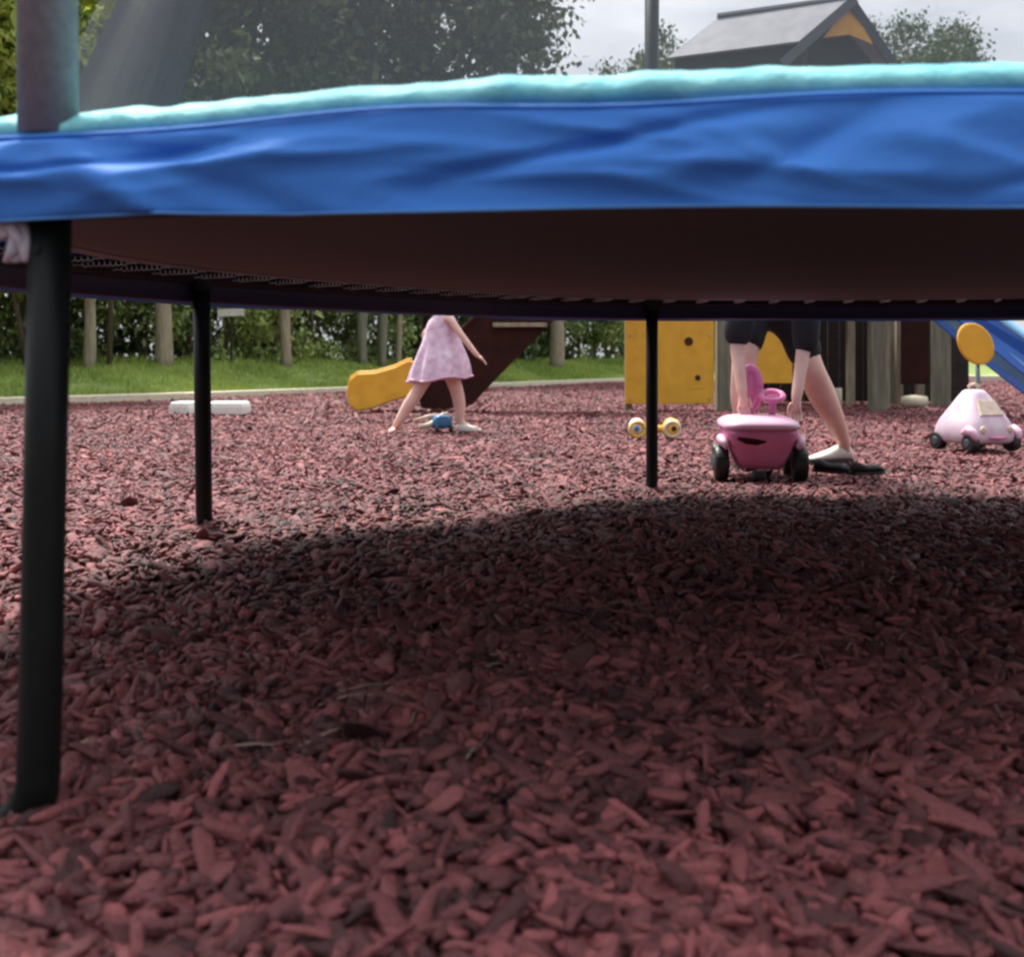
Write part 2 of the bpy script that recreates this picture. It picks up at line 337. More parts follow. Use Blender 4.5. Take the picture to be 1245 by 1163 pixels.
hedge('mixed_hedge', -11.5, 10, 4.6, 4.6, 2.2, 95000, .14, M_leafD, 'dark mixed hedge behind the fence posts across the back', 32, clump=.42)
def tree(x, y, h, rad, zc, n, label, seed, size=.2, name='tree', group=None, gaps=1.0, cat='tree', rz=1.0, m=None):
    rng = np.random.default_rng(seed); zb = float(bank(x, y)) ; root = empty(name, (x, y, zb-.05), label=label, cat=cat, group=group)
    b = MB(); tr = [(0,0,0)]
    for s in range(1, 7): tr.append((tr[-1][0]+rng.normal(0, .12), tr[-1][1]+rng.normal(0, .12), h*.75*s/6))
    b.tube(tr, [h*.026*(1-.13*s) for s in range(7)], n=10)
    b.build('trunk', M_bark, root, smooth=True)
    nc = int(150*gaps); d = rng.normal(0, 1, (nc, 3)); d /= np.linalg.norm(d, axis=1)[:, None]
    rr = rng.uniform(.35, 1, nc)**.6*(1+.22*np.sin(3*np.arctan2(d[:,1], d[:,0])+seed)+.12*rng.normal(0, 1, nc))
    c = d*rr[:, None]*np.array([rad, rad, rad*rz])+np.array([0, 0, zc])
    lb = MB()
    for k in range(0, nc, 5):
        s = rng.uniform(.35, .95); j = min(int(s*6), 5); p0 = Vector(tr[j]); p1 = Vector(c[k]); mid = p0.lerp(p1, .5)+Vector((0, 0, -.06*rad))
        if p1.z > p0.z-.5: lb.tube([p0, mid, p1], [h*.009, h*.005, h*.0015], n=6)
    lb.build('limb', M_bark, root, smooth=True)
    w = rng.integers(0, nc, n); g_ = rng.normal(0, 1, (n, 3))*rad*.105
    P = c[w]+g_; keep = P[:, 2] > zc-rad*rz*1.1; P = P[keep]; w = w[keep]
    ct = rng.uniform(0, 1, nc); tone = np.clip(ct[w]*.5+.25+rng.normal(0, .18, len(w)), 0, 1)
    v, f, tt = leaves(P, size, tone, seed, flat=.9, narrow=.6)
    npmesh('crown', v, f, m or M_leafT, root, tone=tt, smooth=False)
    return root
tree(px(290, 29), 29, 15, 4.0, 9.6, 26000, 'large dark tree seen through the net, left of centre', 41, size=.24, rz=1.15, gaps=.8)
tree(px(520, 31), 31, 16, 4.2, 9.8, 30000, 'large dark tree with an open right edge against the sky', 42, size=.24, rz=1.2)
tree(px(795, 44), 44, 12.6, 2.3, 10.2, 20000, 'round green tree top left of the tower roof', 43, size=.17)
tree(px(1125, 44), 44, 14.5, 2.9, 10.6, 30000, 'round green tree top right of the tower roof', 44, size=.17)
tree(px(1290, 50), 50, 12.5, 3.0, 9.8, 18000, 'low far tree top at the right edge', 45, size=.18)
tree(px(60, 26), 26, 13, 3.6, 8.5, 22000, 'yellow green tree above the hedge at the left', 46, size=.24, m=M_leafL)
hedge('back_hedge', -14, 12, 7.5, 6.5, 2.5, 60000, .26, M_leafT, 'taller darker hedge behind the mixed hedge', 33, clump=.7)
# fence posts
for i, (x, w_, zk, lab, m_) in enumerate([
    (108, .19, 4.0, 'pale square post standing left of the thick trunk-like post', M_post), (198, .30, 4.1, 'thick rough brown post, widest of the row', M_post),
    (347, .21, 4.0, 'pale tan post midway along the hedge, right of the white sign', M_post), (441, .22, 4.2, 'grey green post just left of the yellow slide end', M_tim),
    (466, .20, 3.8, 'greenish post directly above the yellow slide end', M_tim), (485, .13, 3.7, 'slim pale post at the left side of the girl', M_post),
    (677, .40, 3.2, 'pale post between the brown slide side and yellow panel', M_post)]):
    ky = 15.
    for _ in range(30): ky = float(kerb_y(px(x, ky+zk)))
    y = ky+zk; X0 = px(x, y); zb = float(bank(X0, y)); root = empty('fence_post', (X0, y, zb-.1), label=lab, cat='post', group='wooden posts along the hedge')
    b = MB(); r = w_/2; rs = []
    for s in range(9):
        zz = 2.3*s/8; rs.append([(r*(1+.10*math.sin(5*a_+i)+.07*math.sin(zz*4+i))*math.cos(a_)+.02*math.sin(zz*2+i), r*(1+.1*math.sin(3*a_+zz))*math.sin(a_), zz) for a_ in [k*2*math.pi/12 for k in range(12)]])
    b.rings(rs); o = b.build('shaft', m_, root, smooth=True)
    b = MB(); b.tube([(0,0,2.29),(0,0,2.33)], [r*.95, r*.6], n=12); b.build('post_cap', m_, root)
# small white board in the hedge
y = 20.5; root = empty('small_sign', (px(284, y), y-.2, float(bank(px(284, y), y))), label='small white board fixed low in the hedge left of centre', cat='sign')
MB().box((0,0,1.02), (.50,.03,.14), rot=(0,R(-3),0), bev=.006).build('board', M_white, root)
MB().box((0,.03,.5), (.04,.03,1.05)).build('stake', M_dtim, root)

# ---------------------------------------------------------------- trampoline
RIM = [(-.72,1.50),(-.645,1.487),(-.33,1.43),(0,1.378),(.35,1.34),(.633,1.32),(1.3,1.33),(2.0,1.46),(2.65,1.85),(3.05,2.55),(3.1,3.5),(2.9,4.35),(2.4,4.90),(1.5,5.07),(.66,5.04),
       (.05,4.80),(-.38,4.40),(-.75,3.97),(-1.04,3.58),(-1.27,3.10),(-1.36,2.65),(-1.33,2.2),(-1.13,1.78),(-.9,1.585)]
def closed_spline(P, n):
    N = len(P); Q = []
    for i in range(N):
        p0, p1, p2, p3 = [Vector(P[(i+k-1) % N]) for k in range(4)]
        for s in range(24):
            u = s/24; Q.append(.5*((2*p1)+(-p0+p2)*u+(2*p0-5*p1+4*p2-p3)*u*u+(-p0+3*p1-3*p2+p3)*u**3))
    for _ in range(14): Q = [(Q[i-1]+2*Q[i]+Q[(i+1) % len(Q)])/4 for i in range(len(Q))]
    d = [0]
    for i in range(len(Q)): d.append(d[-1]+(Q[(i+1) % len(Q)]-Q[i]).length)
    T = d[-1]; Qx = [q.x for q in Q]+[Q[0].x]; Qy = [q.y for q in Q]+[Q[0].y]; s = np.arange(n)*T/n
    return np.stack([np.interp(s, d, Qx), np.interp(s, d, Qy)], -1), T
NR = 960; C0, PER = closed_spline(RIM, NR)
tg = np.roll(C0, -6, 0)-np.roll(C0, 6, 0); tg /= np.linalg.norm(tg, axis=1)[:, None]
NRM = np.stack([tg[:, 1], -tg[:, 0]], -1)      # outward for counter-clockwise order
for _ in range(40): NRM = (np.roll(NRM, 1, 0)+2*NRM+np.roll(NRM, -1, 0))/4
NRM /= np.linalg.norm(NRM, axis=1)[:, None]
if np.mean(np.sum(NRM*(C0-C0.mean(0)), 1)) < 0: NRM = -NRM
def off_(d): return C0+NRM*(d if np.isscalar(d) else np.asarray(d)[:, None])
def near_i(x, y): return int(np.argmin((C0[:, 0]-x)**2+(C0[:, 1]-y)**2))
tr = empty('trampoline', (float(C0[:,0].mean()), float(C0[:,1].mean()), 0), label='large trampoline with blue skirt, aqua pad and grey safety net', cat='trampoline')
ORG = np.array([tr.location.x, tr.location.y, 0])
def sheet(name, rows, m, parent, smooth=True, closed_rows=False):
    """rows: list of (NR,3) arrays -> closed band"""
    A = np.stack(rows); k, n, _ = A.shape; V = A.reshape(-1, 3)-ORG
    Q = []
    for j in range(k if closed_rows else k-1):
        a_ = j*n+np.arange(n); b_ = ((j+1) % k)*n+np.arange(n); Q.append(np.stack([a_, np.roll(a_, -1), np.roll(b_, -1), b_], -1))
    o = npmesh(name, V, np.concatenate(Q), m, parent, smooth=smooth); return o
def row(d, z): return np.concatenate([off_(d), (np.full(NR, z) if np.isscalar(z) else z)[:, None]], 1)
S = np.arange(NR)*PER/NR
iA = near_i(-.634, 1.487)
def fold(s, v):
    """cloth creases of the skirt, v=0 bottom..1 top; metres of outward push"""
    o = np.zeros_like(s); N3 = lambda a_, b_, c_: noise.noise(Vector((a_, b_, c_)))
    for k, q in enumerate(s):
        wq = q+.10*N3(q*2.2, v*2, 1.7); wv = v+.25*N3(q*1.6, v*1.5, 6.1)
        a_ = N3(wq*1.3, wv*.9+q*.3, 3.1)
        r1 = max(0, 1-3.0*abs(N3(wq*1.5, wv*1.3+q*.9, 5.2)))**1.6
        r2 = max(0, 1-3.2*abs(N3(wq*2.1+4, wv*1.2-q*1.3, 8.4)))**1.6
        r3 = max(0, 1-3.0*abs(N3(wq*4.4, wv*2.4+q*2.1, 2.2)))**1.5
        m_ = .5+.5*N3(q*1.1, 0, 7.3)
        o[k] = .026*a_+.016*r1-.014*r2+.010*r3*m_+.006*N3(wq*9, wv*4, 7.7)*m_
    env = .22+.78*math.sin(math.pi*min(max(v, 0), 1))**.6
    return o*env*1.08
# creases radiating from the near pole
dS = (S-S[iA]+PER/2) % PER-PER/2
rows = []
NV = 26
zsh = -(.010+.024*np.exp(-(dS/.4)**2)); zt = .938+zsh+.004*np.sin(S*5.1)+.003*np.sin(S*11.7+1); zb_ = .796+.003*np.sin(S*3.3)+.002*np.sin(S*8)
iD = [near_i(*p) for p in [(-.634,1.487),(-1.33,2.3),(-1.04,3.58),(.66,5.04),(2.45,4.88),(3.08,3.2),(2.3,1.6)]]
for j in range(NV):
    v = j/(NV-1); f = fold(S, v)
    pk = .018*np.exp(-((np.abs(dS)-.02-.16*(1-v))/.035)**2)*(v < .97)-.012*np.exp(-((np.abs(dS)-.10-.26*(1-v))/.05)**2)
    rows.append(row(.034+f+pk*(1-v*.5)+.012*(1-v), zb_+(zt-zb_)*v))
bot_in = row(.036, zb_+.004); 
rows = [row(.028, .845+0*S), row(.030+fold(S, 0), zb_+.012), ]+rows+[row(.024, zt+.004), row(.008, zt+.001), row(.0, zt-.012)]
skirt = sheet('skirt', rows, M_blue, tr)
skirt['label'] = 'creased blue vinyl skirt'
skirt_hem = rows[2]+np.concatenate([NRM*.0015, np.zeros((NR,1))], 1)
sheet('skirt_lining', [row(.014, .87), row(.016, .806), row(.024, .800), row(.0255, .802), row(.0265, .87)], M_navy, tr)
hp = MB(); hp.tube([tuple(p-ORG) for p in skirt_hem[::4]], .0022, n=6, closed=True); hp.build('hem_piping', M_pipe, skirt, smooth=True)
hp = MB(); hp.tube([tuple(p-ORG) for p in row(.034, zt+.004)[::4]], .003, n=6, closed=True); hp.build('seam_piping', M_blue, skirt, smooth=True)
lump = np.array([.005*noise.noise(Vector((s*3.1, 0, 1)))+.004*noise.noise(Vector((s*9, 0, 4)))+.003*noise.noise(Vector((s*24, 0, 4))) for s in S]); lump2 = np.array([.005*noise.noise(Vector((s*5.3, 2, 1)))+.005*noise.noise(Vector((s*19, 2, 1))) for s in S])
prof = [(-.012,.938,.2),(.004,.947,.5),(.022,.957,.8),(.020,.970,1),(-.006,.987,1),(-.045,1.001,1),(-.10,1.006,1),(-.2,.975,1),(-.27,.955,1),(-.275,.935,.5),(-.2,.924,0),(-.03,.924,0)]
sheet('pad', [row(d+lump2*k, z+lump*k+zsh*min(1, k+.5)-.003) for d, z, k in prof], M_aqua, tr, closed_rows=True)
ft = MB(); ft.tube([tuple(p-ORG) for p in row(0, .885)[::3]], .0245, n=12, closed=True); ft.build('frame', M_steel, tr, smooth=True)
# mat
mi = -.27; ring = off_(mi); n_ = len(ring)
cen = ring.mean(0); rr_ = []
for q in [1, .93, .8, .6, .4, .2]:
    P = cen+(ring-cen)*q; rr_.append(np.concatenate([P, np.full((n_, 1), .884-.012*(1-q*q))], 1)[::4])
b = MB(); low = [[tuple(p-ORG) for p in r_] for r_ in rr_]
b.rings(low, cap=False); c = len(b.v); b.v.append((cen[0]-ORG[0], cen[1]-ORG[1], .872)); k0 = 5*len(low[0]); m_ = len(low[0])
b.f += [(k0+i, k0+(i+1) % m_, c) for i in range(m_)]
mo = b.build('jumping_mat', M_mat_, tr, smooth=True); so = mo.modifiers.new('thickness', 'SOLIDIFY'); so.thickness = .003
hb = [tuple(p-ORG) for p in row(mi, .884)[::4]]
A_, B_ = row(mi+.003, .876)[::4]-ORG, row(mi+.003, .892)[::4]-ORG; A2, B2 = row(mi-.045, .8785)[::4]-ORG, row(mi-.045, .889)[::4]-ORG
b = MB(); b.rings([[tuple(x) for x in r_] for r_ in (A_, B_, B2, A2, A_)], cap=False); b.build('mat_hem', M_rub, mo)
# springs
for k in range(78):
    i = int(k*NR/78)+4; p0 = off_(-.02)[i % NR]; p1 = off_(-.245)[i % NR]; d = p1-p0; Ld = np.linalg.norm(d); d /= Ld; sdv = np.array([-d[1], d[0]])
    b = MB(); pts = []
    for s in range(97):
        u = s/96; an = s/96*2*math.pi*12; r_ = .0065 if .18 < u < .86 else .002
        q = p0+d*Ld*u+sdv*math.cos(an)*r_; pts.append((q[0]-ORG[0], q[1]-ORG[1], .880+math.sin(an)*r_))
    b.tube(pts, .0017, n=4); b.build('spring', M_spring, tr, smooth=True)
# legs and poles
def leg(i, toe, lean=(0, 0)):
    rb = .085 if i == iD[0] else .075
    p = C0[i]; t_ = tg[i]*toe; b = MB(); r_ = .028; zg = float(gz(p[0], p[1]))
    pts = [(p[0], p[1], .872), (p[0]+lean[0]*.5, p[1]+lean[1]*.5, .45), (p[0]+lean[0], p[1]+lean[1], zg+rb-.02)]
    for k in range(1, 9):
        a_ = k/8*math.pi/2; pts.append((p[0]+lean[0]+t_[0]*rb*(1-math.cos(a_)), p[1]+lean[1]+t_[1]*rb*(1-math.cos(a_)), zg+rb-.02-rb*math.sin(a_)))
    pts.append((pts[-1][0]+t_[0]*.35, pts[-1][1]+t_[1]*.35, zg-.05))
    pts = [Vector(q)-Vector(ORG) for q in pts]
    b.tube(pts, r_, n=20); o = b.build('leg', M_steel, tr, smooth=True)
    for zz in (.83, .76):
        b = MB(); dirn = -Vector((NRM[i][0], NRM[i][1], 0))*(-1); q = Vector((p[0], p[1], zz))-Vector(ORG)+dirn*.026; b.tube([q, q+dirn*.010], [.010, .007], n=8); b.build('bolt', M_steel, o)
    b = MB(); q = Vector((p[0], p[1], .88))-Vector(ORG); b.tube([q+Vector((0,0,-.04)), q+Vector((0,0,-.005))], .0335, n=20)
    b.box(tuple(q), (.075,.05,.05), rot=(0,0,math.atan2(tg[i][1], tg[i][0])), bev=.006); b.build('leg_socket', M_steel, o)
def tdir(i, v): return 1 if np.dot(tg[i], v) > 0 else -1
for i, v, ln in [(iD[0], (-1,.3), (.004,-.05)), (iD[1], (.5,-1), (0,0)), (iD[2], (1,.8), (-.02,.10)), (iD[3], (-1,-.3), (0,0)), (iD[4], (1,-.5), (0,0)), (iD[5], (0,-1), (0,0)), (iD[6], (1,.5), (0,0))]:
    leg(i, tdir(i, v), ln)
for i in [iD[0], iD[3], iD[5], iD[1], iD[6]]:
    p = off_(-.004)[i]-ORG[:2]-(np.array([.007, 0]) if i == iD[0] else 0)
    r_ = .040 if i in (iD[0],) else .034
    b = MB(); b.tube([(p[0]+.0, p[1], .922 if i == iD[0] else .90), (p[0]-.004, p[1], 1.5), (p[0], p[1], 2.72)], r_, n=24); po = b.build('pole', M_sleeve if i == iD[0] else M_steel, tr, smooth=True)  # black coat puts the backlit darkness of the other poles into their colour
    b = MB(); b.ball((p[0], p[1], 2.73), r_*1.05, (1,1,.8)); b.build('pole_cap', M_rub, po, smooth=True)
# net
rip = .002*np.sin(S*2*np.pi/.4+1.2*np.sin(S*2.1))+.014*np.array([noise.noise(Vector((s*2.7, 4, 4))) for s in S])
rows = []
for j in range(16):
    z = .94+(2.66-.94)*(j/15)**1.4; u = (z-.94)
    rows.append(row(-.285-.42*min(u, .62)+rip*(.5+.5*min(u*3, 1)), z))
sheet('safety_net', rows, M_net, tr)
# added rippled net sheet at the left, coloured dark for the net's edge-on darkening
i0, i1 = near_i(-1.36, 2.9), near_i(-.66, 1.49); 
if (i1-i0) % NR > NR//2: i0, i1 = i1, i0
ids = [(i0+k) % NR for k in range((i1-i0) % NR+1)]; fl = []
for j in range(14):
    z = .95+(2.6-.95)*j/13; u = z-.95; d_ = -.30-.42*min(u, .62)
    fl.append([])
    for q_, i in enumerate(ids):
        f_ = d_-.03+.012*math.sin(S[i]*2*math.pi/.035+u*.5)*(.6+.4*math.sin(S[i]*9))
        p_ = C0[i]+NRM[i]*f_; fl[-1].append((p_[0]-ORG[0], p_[1]-ORG[1], z))
b = MB(); b.rings(fl, closed_ring=False, cap=False); b.build('net_dark_sheet', M_net_dark, tr, smooth=True)
b = MB(); b.tube([tuple(p-ORG) for p in row(-.545, 2.67)[::5]], .012, n=8, closed=True); b.build('top_rope', M_rub, tr, smooth=True)
# crumpled cloth tie by the near leg
p = Vector((px(12, 1.47), 1.47, 0))-Vector(ORG); rng = random.Random(3); b = MB()
for k in range(9):
    q = [p+Vector((.008, 0, .806))]
    for s in range(4): q.append(q[-1]+Vector((rng.uniform(-.011,.011)+(.003 if s < 2 else -.002), rng.uniform(-.008,.008), -.0155)))
    b.tube(q, [.004,.009,.008,.009,.004], n=7)
for k in range(3): b.tube([p+Vector((.005,0,.797-.004*k)), p+Vector((-.012,0,.793-.006*k)), p+Vector((-.035,.01,.792-.003*k))], [.006,.007,.004], n=7)
b.build('pad_tie', M_tie, tr, smooth=True)

# ---------------------------------------------------------------- play tower
TZ = 13.0
tw = empty('play_tower', (px(975, TZ), TZ+.6, 0), label='timber play tower with grey pitched roof and yellow panel', cat='play tower')
TO = Vector(tw.location)
def L3(x, y, z): return (x-TO.x, y-TO.y, z-TO.z)
def Zat(yp, z): return CAMH+(HY-yp)*z/F
posts = [(879, 13.0, .17, 4.15), (1066, 13.0, .175, 4.15), (905, 14.7, .15, 4.15), (1084, 14.7, .15, 4.15)]
for x, z, w_, h in posts:
    MB().box(L3(px(x, z), z, h/2-.1), (w_, w_, h+.1), bev=.012).build('post', M_tim, tw)
for x, z, w_, h in [(1034, 14.2, .10, 1.9), (1077.5, 13.35, .07, 1.9), (1093, 14.4, .09, 1.9), (1118, 14.6, .11, 1.9)]:
    MB().box(L3(px(x, z), z, h/2-.05), (w_, .09, h), bev=.01).build('support', M_post, tw)
MB().box(L3(px(1144, 13.9), 13.9, .52), (.25, .05, 1.2), bev=.01).build('board', M_tim, tw)
xa, xb = px(872, 13), px(1078, 13)
b = MB()
for k in range(12): b.box(L3((xa+xb)/2, 12.97+.16*k, 1.93), (xb-xa+.1, .148, .06), bev=.006)
b.build('platform', M_dtim, tw)
for y in (12.9, 14.8): MB().box(L3((xa+xb)/2, y, 1.83), (xb-xa, .05, .16)).build('beam', M_dtim, tw)
for y in (12.9, 14.8):
    MB().box(L3((xa+xb)/2, y, 2.45), (xb-xa-.2, .03, .85), bev=.01).build('barrier', M_yel if y < 13 else M_sblue, tw)
# dark boarded lower storey
b = MB()
for k in range(20):
    x = px(892, 15)+k*.165
    b.box(L3(x+.08, 15.0, .95), (.158, .03, 1.86), bev=.004)
b.build('back_wall', M_dtim, tw)
MB().box(L3(px(1112, 13.9), 13.9, 1.1), (.36, .04, 1.62), bev=.01).build('door', M_brown, tw)
# yellow front panel with holes
PZ = 12.9; x0, x1 = px(760, PZ), px(868, PZ); z0, z1 = Zat(491, PZ), 1.55
pn = MB().box(L3((x0+x1)/2, PZ, (z0+z1)/2), (x1-x0, .035, z1-z0), bev=.012).build('panel', M_yel, tw)
for hx, hy, hr in ((837, 415, .055), (848, 459, .035)):
    b = MB(); c = Vector(L3(px(hx, PZ), PZ-.019, Zat(hy, PZ))); b.tube([c, c+Vector((0,-.012,0))], [hr, hr*.9], n=8); b.build('knob', M_hole, pn)
for bx, bz in ((x0+.06, z0+.06), (x1-.06, z0+.06), (x0+.06, .9), (x1-.06, .9)):
    b = MB(); c = Vector(L3(bx, PZ-.019, bz)); b.tube([c, c+Vector((0,-.012,0))], [.016,.011], n=10); b.build('bolt', M_spring, pn)
MB().box(L3(px(848, PZ), PZ-.02, Zat(471, PZ)), (.16,.006,.012)).build('slot', M_toy, pn)
MB().box(L3(px(939, PZ), PZ, (Zat(466, PZ)+1.3)/2), (px(962, PZ)-px(914, PZ), .035, 1.3-Zat(466, PZ)), bev=.01).build('panel', M_yel, tw)
MB().box(L3(px(764, PZ+.1), PZ+.1, .8), (.09,.09,1.7), bev=.01).build('post', M_tim, tw)
# roof
def P(xp, yp, z): return Vector(L3(px(xp, z), z, Zat(yp, z)))
aR = P(1034, 0, 12.6); eR = P(972, 53, 12.35); fR = P(1096, 88, 12.9)
dv = Vector((-1.40, .68, 0))
aL, eL = aR+dv, eR+dv+Vector((-.03, 0, 0)); fL = fR+dv
def slab(a_, b_, c, d, th):
    n = (b_-a_).cross(d-a_).normalized()*th; m = MB(); m.add([a_, b_, c, d, a_+n, b_+n, c+n, d+n], [(0,1,2,3),(7,6,5,4),(0,4,5,1),(1,5,6,2),(2,6,7,3),(3,7,4,0)]); return m
rf = slab(aR, aL, eL, eR, .03).build('roof', M_roof, tw)
slab(aR, aL, fL, fR, .03).build('roof', M_roof, tw)
for k in range(1, 9):
    u = k/9; p0 = aR.lerp(aL, u)+Vector((0,-.01,.012)); p1 = eR.lerp(eL, u)+Vector((0,-.01,.012)); MB().tube([p0, p1], .009, n=6).build('batten', M_slate, rf)
b = MB(); b.tube([aR+Vector((.06,-.02,.01)), aL+Vector((-.03,0,.01))], .055, n=8); b.build('ridge_cap', M_slate, rf)
# barge boards
for q, ext in ((eR, .42), (fR, .1)):
    d_ = (q-aR); e_ = aR+d_*(1+ext); nrm_ = Vector((d_.z, 0, -d_.x)).normalized()*.11
    if nrm_.z > 0: nrm_ = -nrm_
    f_ = Vector((0, -.05, 0)); a2 = aR+f_+Vector((0,0,.03)); e2 = e_+f_
    m = MB(); m.add([a2, e2, e2+nrm_, a2+nrm_]+[x+Vector((0,-.03,0)) for x in (a2, e2, e2+nrm_, a2+nrm_)], [(0,1,2,3),(7,6,5,4),(0,4,5,1),(1,5,6,2),(2,6,7,3),(3,7,4,0)])
    m.build('barge_board', M_slate, tw)
g1 = aR.lerp(eR, .12); 
gy = MB(); A1 = P(1033, 6, 12.58); A2_ = P(1001, 46, 12.52); A3 = P(1062, 54, 12.66); A4 = P(1032, 42, 12.6)
gy.add([A1, A2_, A4, A3]+[x+Vector((0,.03,0)) for x in (A1, A2_, A4, A3)], [(0,1,2),(0,2,3),(6,5,4),(7,6,4),(0,4,5,1),(1,5,6,2),(2,6,7,3),(3,7,4,0)]); gy.build('gable_panel', M_yel, tw)
gw = MB(); w1, w2, w3, w4 = aR+Vector((0,.12,-.05)), P(985, 50, 12.7), P(980, 120, 12.7), P(1085, 120, 13.0); w5 = P(1075, 60, 13.0)
vs = [w1, w2, w3, w4, w5]; gw.add(vs+[x+Vector((0,.04,0)) for x in vs], [(0,1,2,3,4),(9,8,7,6,5)]+[(k,k+5,(k+1)%5+5,(k+1)%5) for k in range(5)]); gw.build('gable_wall', M_dtim, tw)
sw = MB(); s1, s2 = eR+Vector((.06,.12,.06)), eL+Vector((.10,.05,.03)); vs = [s1, s2, s2+Vector((0,0,-.75)), s1+Vector((0,0,-.75))]
sw.add(vs+[x+Vector((0,.04,0)) for x in vs], [(0,1,2,3),(7,6,5,4)]+[(k,k+4,(k+1)%4+4,(k+1)%4) for k in range(4)]); sw.build('side_wall', M_dtim, tw)
# pale logs under the tower
for x, y_, z, w_, h, lab in [(1112, 475, 13.6, .30, .15, 'pale flat log at the foot of the dark door'), (1017, 474, 13.9, .14, .24, 'pale short log stump behind the kneeling legs')]:
    b = MB(); X0 = px(x, z)
    if h < .2: b.tube([(-w_/2,0,.07),(0,.01,.075),(w_/2,0,.07)], [.075,.085,.075], n=10)
    else: b.tube([(0,0,-.02),(0,0,h*.5),(0,0,h)], [.075,.07,.068], n=10)
    o = b.build('log', M_edge, smooth=True); o.location = (X0, z, 0); tag(o, lab, 'log', 'pale logs under the play tower')

# ---------------------------------------------------------------- yellow slide, running down to the left
sl = empty('slide', (px(540, 12.3), 12.3, 0), label='yellow slide with dark brown sides running down behind the girl', cat='slide'); SO = Vector(sl.location)
path = [(446, 484, 12.58), (480, 472, 12.58), (510, 456, 12.58), (545, 432, 12.58), (600, 380, 12.58), (680, 305, 12.6), (752, 236, 12.85), (775, 232, 13.0)]
def chute(path, width, wall, m, mr, parent, O, side=Vector((0,1,0)), th=.02, fl=.03):
    pts = []
    for xp, yp, z in path: pts.append(Vector((px(xp, z), z, Zat(yp, z)))-O)
    Q = []
    for i in range(len(pts)-1):
        p0, p1, p2, p3 = pts[max(i-1, 0)], pts[i], pts[i+1], pts[min(i+2, len(pts)-1)]
        for s in range(6):
            u = s/6; Q.append(.5*((2*p1)+(-p0+p2)*u+(2*p0-5*p1+4*p2-p3)*u*u+(-p0+3*p1-3*p2+p3)*u**3))
    Q.append(pts[-1]); b = MB(); rs = []
    for i, q in enumerate(Q):
        t_ = (Q[min(i+1, len(Q)-1)]-Q[max(i-1, 0)]).normalized(); s_ = side.normalized(); n_ = t_.cross(s_).normalized()
        if n_.z < 0: n_ = -n_
        w_ = width/2
        rs.append([q+s_*a_+n_*c_ for a_, c_ in ((-w_-.03, wall-.015), (-w_-.03, wall+.015), (-w_, wall+.02), (-w_+.012, .05), (-w_+.08, 0), (w_-.08, 0), (w_-.012, .05), (w_, wall+.02), (w_+.03, wall+.015), (w_+.03, wall-.015), (w_+.01, .03), (w_-.06, -.04), (-w_+.06, -.04), (-w_-.01, .03))])
    b.rings(rs); o = b.build('chute', m, parent, smooth=False)
    if mr:
        for sgn in (-1, 1):
            r_ = MB(); r_.tube([q+side.normalized()*sgn*(width/2+.01)+Vector((0,0,wall+.03)) for q in Q], fl, n=10); r_.build('rail', mr, parent, smooth=True)
    return o, Q
ch, Q = chute(path[:4], .46, .10, M_yel, None, sl, SO)
ch2, Q2 = chute(path[3:], .46, .10, M_brown, None, sl, SO)
# rounded run-out lip
c = Vector((px(448, 11.55), 11.55, 0))-SO
lip = MB(); rs = []
prof = [(424,492),(421,478),(424,462),(434,454),(456,453),(480,446),(496,438),(512,440),(512,478),(480,487),(452,497),(434,500)]
pl = [(px(x, 12.25)-SO.x, Zat(y, 12.25)) for x, y in prof]
lip.prism(pl, 12.25-SO.y, 12.31-SO.y); lip.build('side_cheek', M_yel, sl, bev=.02)
pl2 = [(px(x, 12.85)-SO.x, Zat(y-3, 12.85)) for x, y in prof]
lip = MB(); lip.prism(pl2, 12.85-SO.y, 12.91-SO.y); lip.build('side_cheek', M_yel, sl, bev=.02)
# dark brown side
pr = [(498,440),(512,496),(540,498),(574,492),(600,464),(636,427),(672,391),(700,360),(745,312),(752,280),(700,300),(640,340),(560,400)]
for z in (12.335, 12.80):
    b = MB(); b.prism([(px(x, z)-SO.x, Zat(y-(2 if z > 12.5 else 0), z)) for x, y in pr], z-SO.y, z+.04-SO.y); b.build('side_panel', M_brown, sl, bev=.006)
b = MB(); b.box((px(632, 12.3)-SO.x, 12.3-SO.y, Zat(395, 12.3)), (.62,.06,.05), bev=.008); b.build('cross_rail', M_post, sl)

# ---------------------------------------------------------------- blue slide at the right
bs = empty('slide', (px(1240, 11.2), 11.2, 0), label='blue slide with pale blue edge at the right side', cat='slide'); BO = Vector(bs.location)
bp = [(1082, 316, 12.7), (1130, 356, 12.2), (1210, 422, 11.4), (1290, 482, 10.7), (1350, 497, 10.3), (1400, 500, 10.1)]
for xo, z in ((0, -.30), (0, .30)):
    b = MB(); up = []; dn = []
    for x, y_, zz in bp:
        v = Vector((px(x, zz), zz+z, Zat(y_, zz)))-BO; up.append(v+Vector((0,0,.25))); dn.append(v+Vector((0,0,-.16)))
    for y0_, y1_ in ((0, .04),):
        vs = up+dn[::-1]; n = len(vs); b.add([v for v in vs]+[v+Vector((0,.04,0)) for v in vs], [tuple(range(n)), tuple(range(2*n-1, n-1, -1))]+[(k,k+n,(k+1)%n+n,(k+1)%n) for k in range(n)])
    b.build('side_wall', M_sblue, bs, bev=.01)
    r_ = MB(); r_.tube([v+Vector((0,.02,.0)) for v in up], .045, n=10); r_.build('rail', M_sky, bs, smooth=True)
b = MB(); rs = []
for x, y_, zz in bp:
    v = Vector((px(x, zz), zz, Zat(y_, zz)))-BO; rs.append([v+Vector((0,-.26,-.03)), v+Vector((0,.3,-.03)), v+Vector((0,.3,-.07)), v+Vector((0,-.26,-.07))])
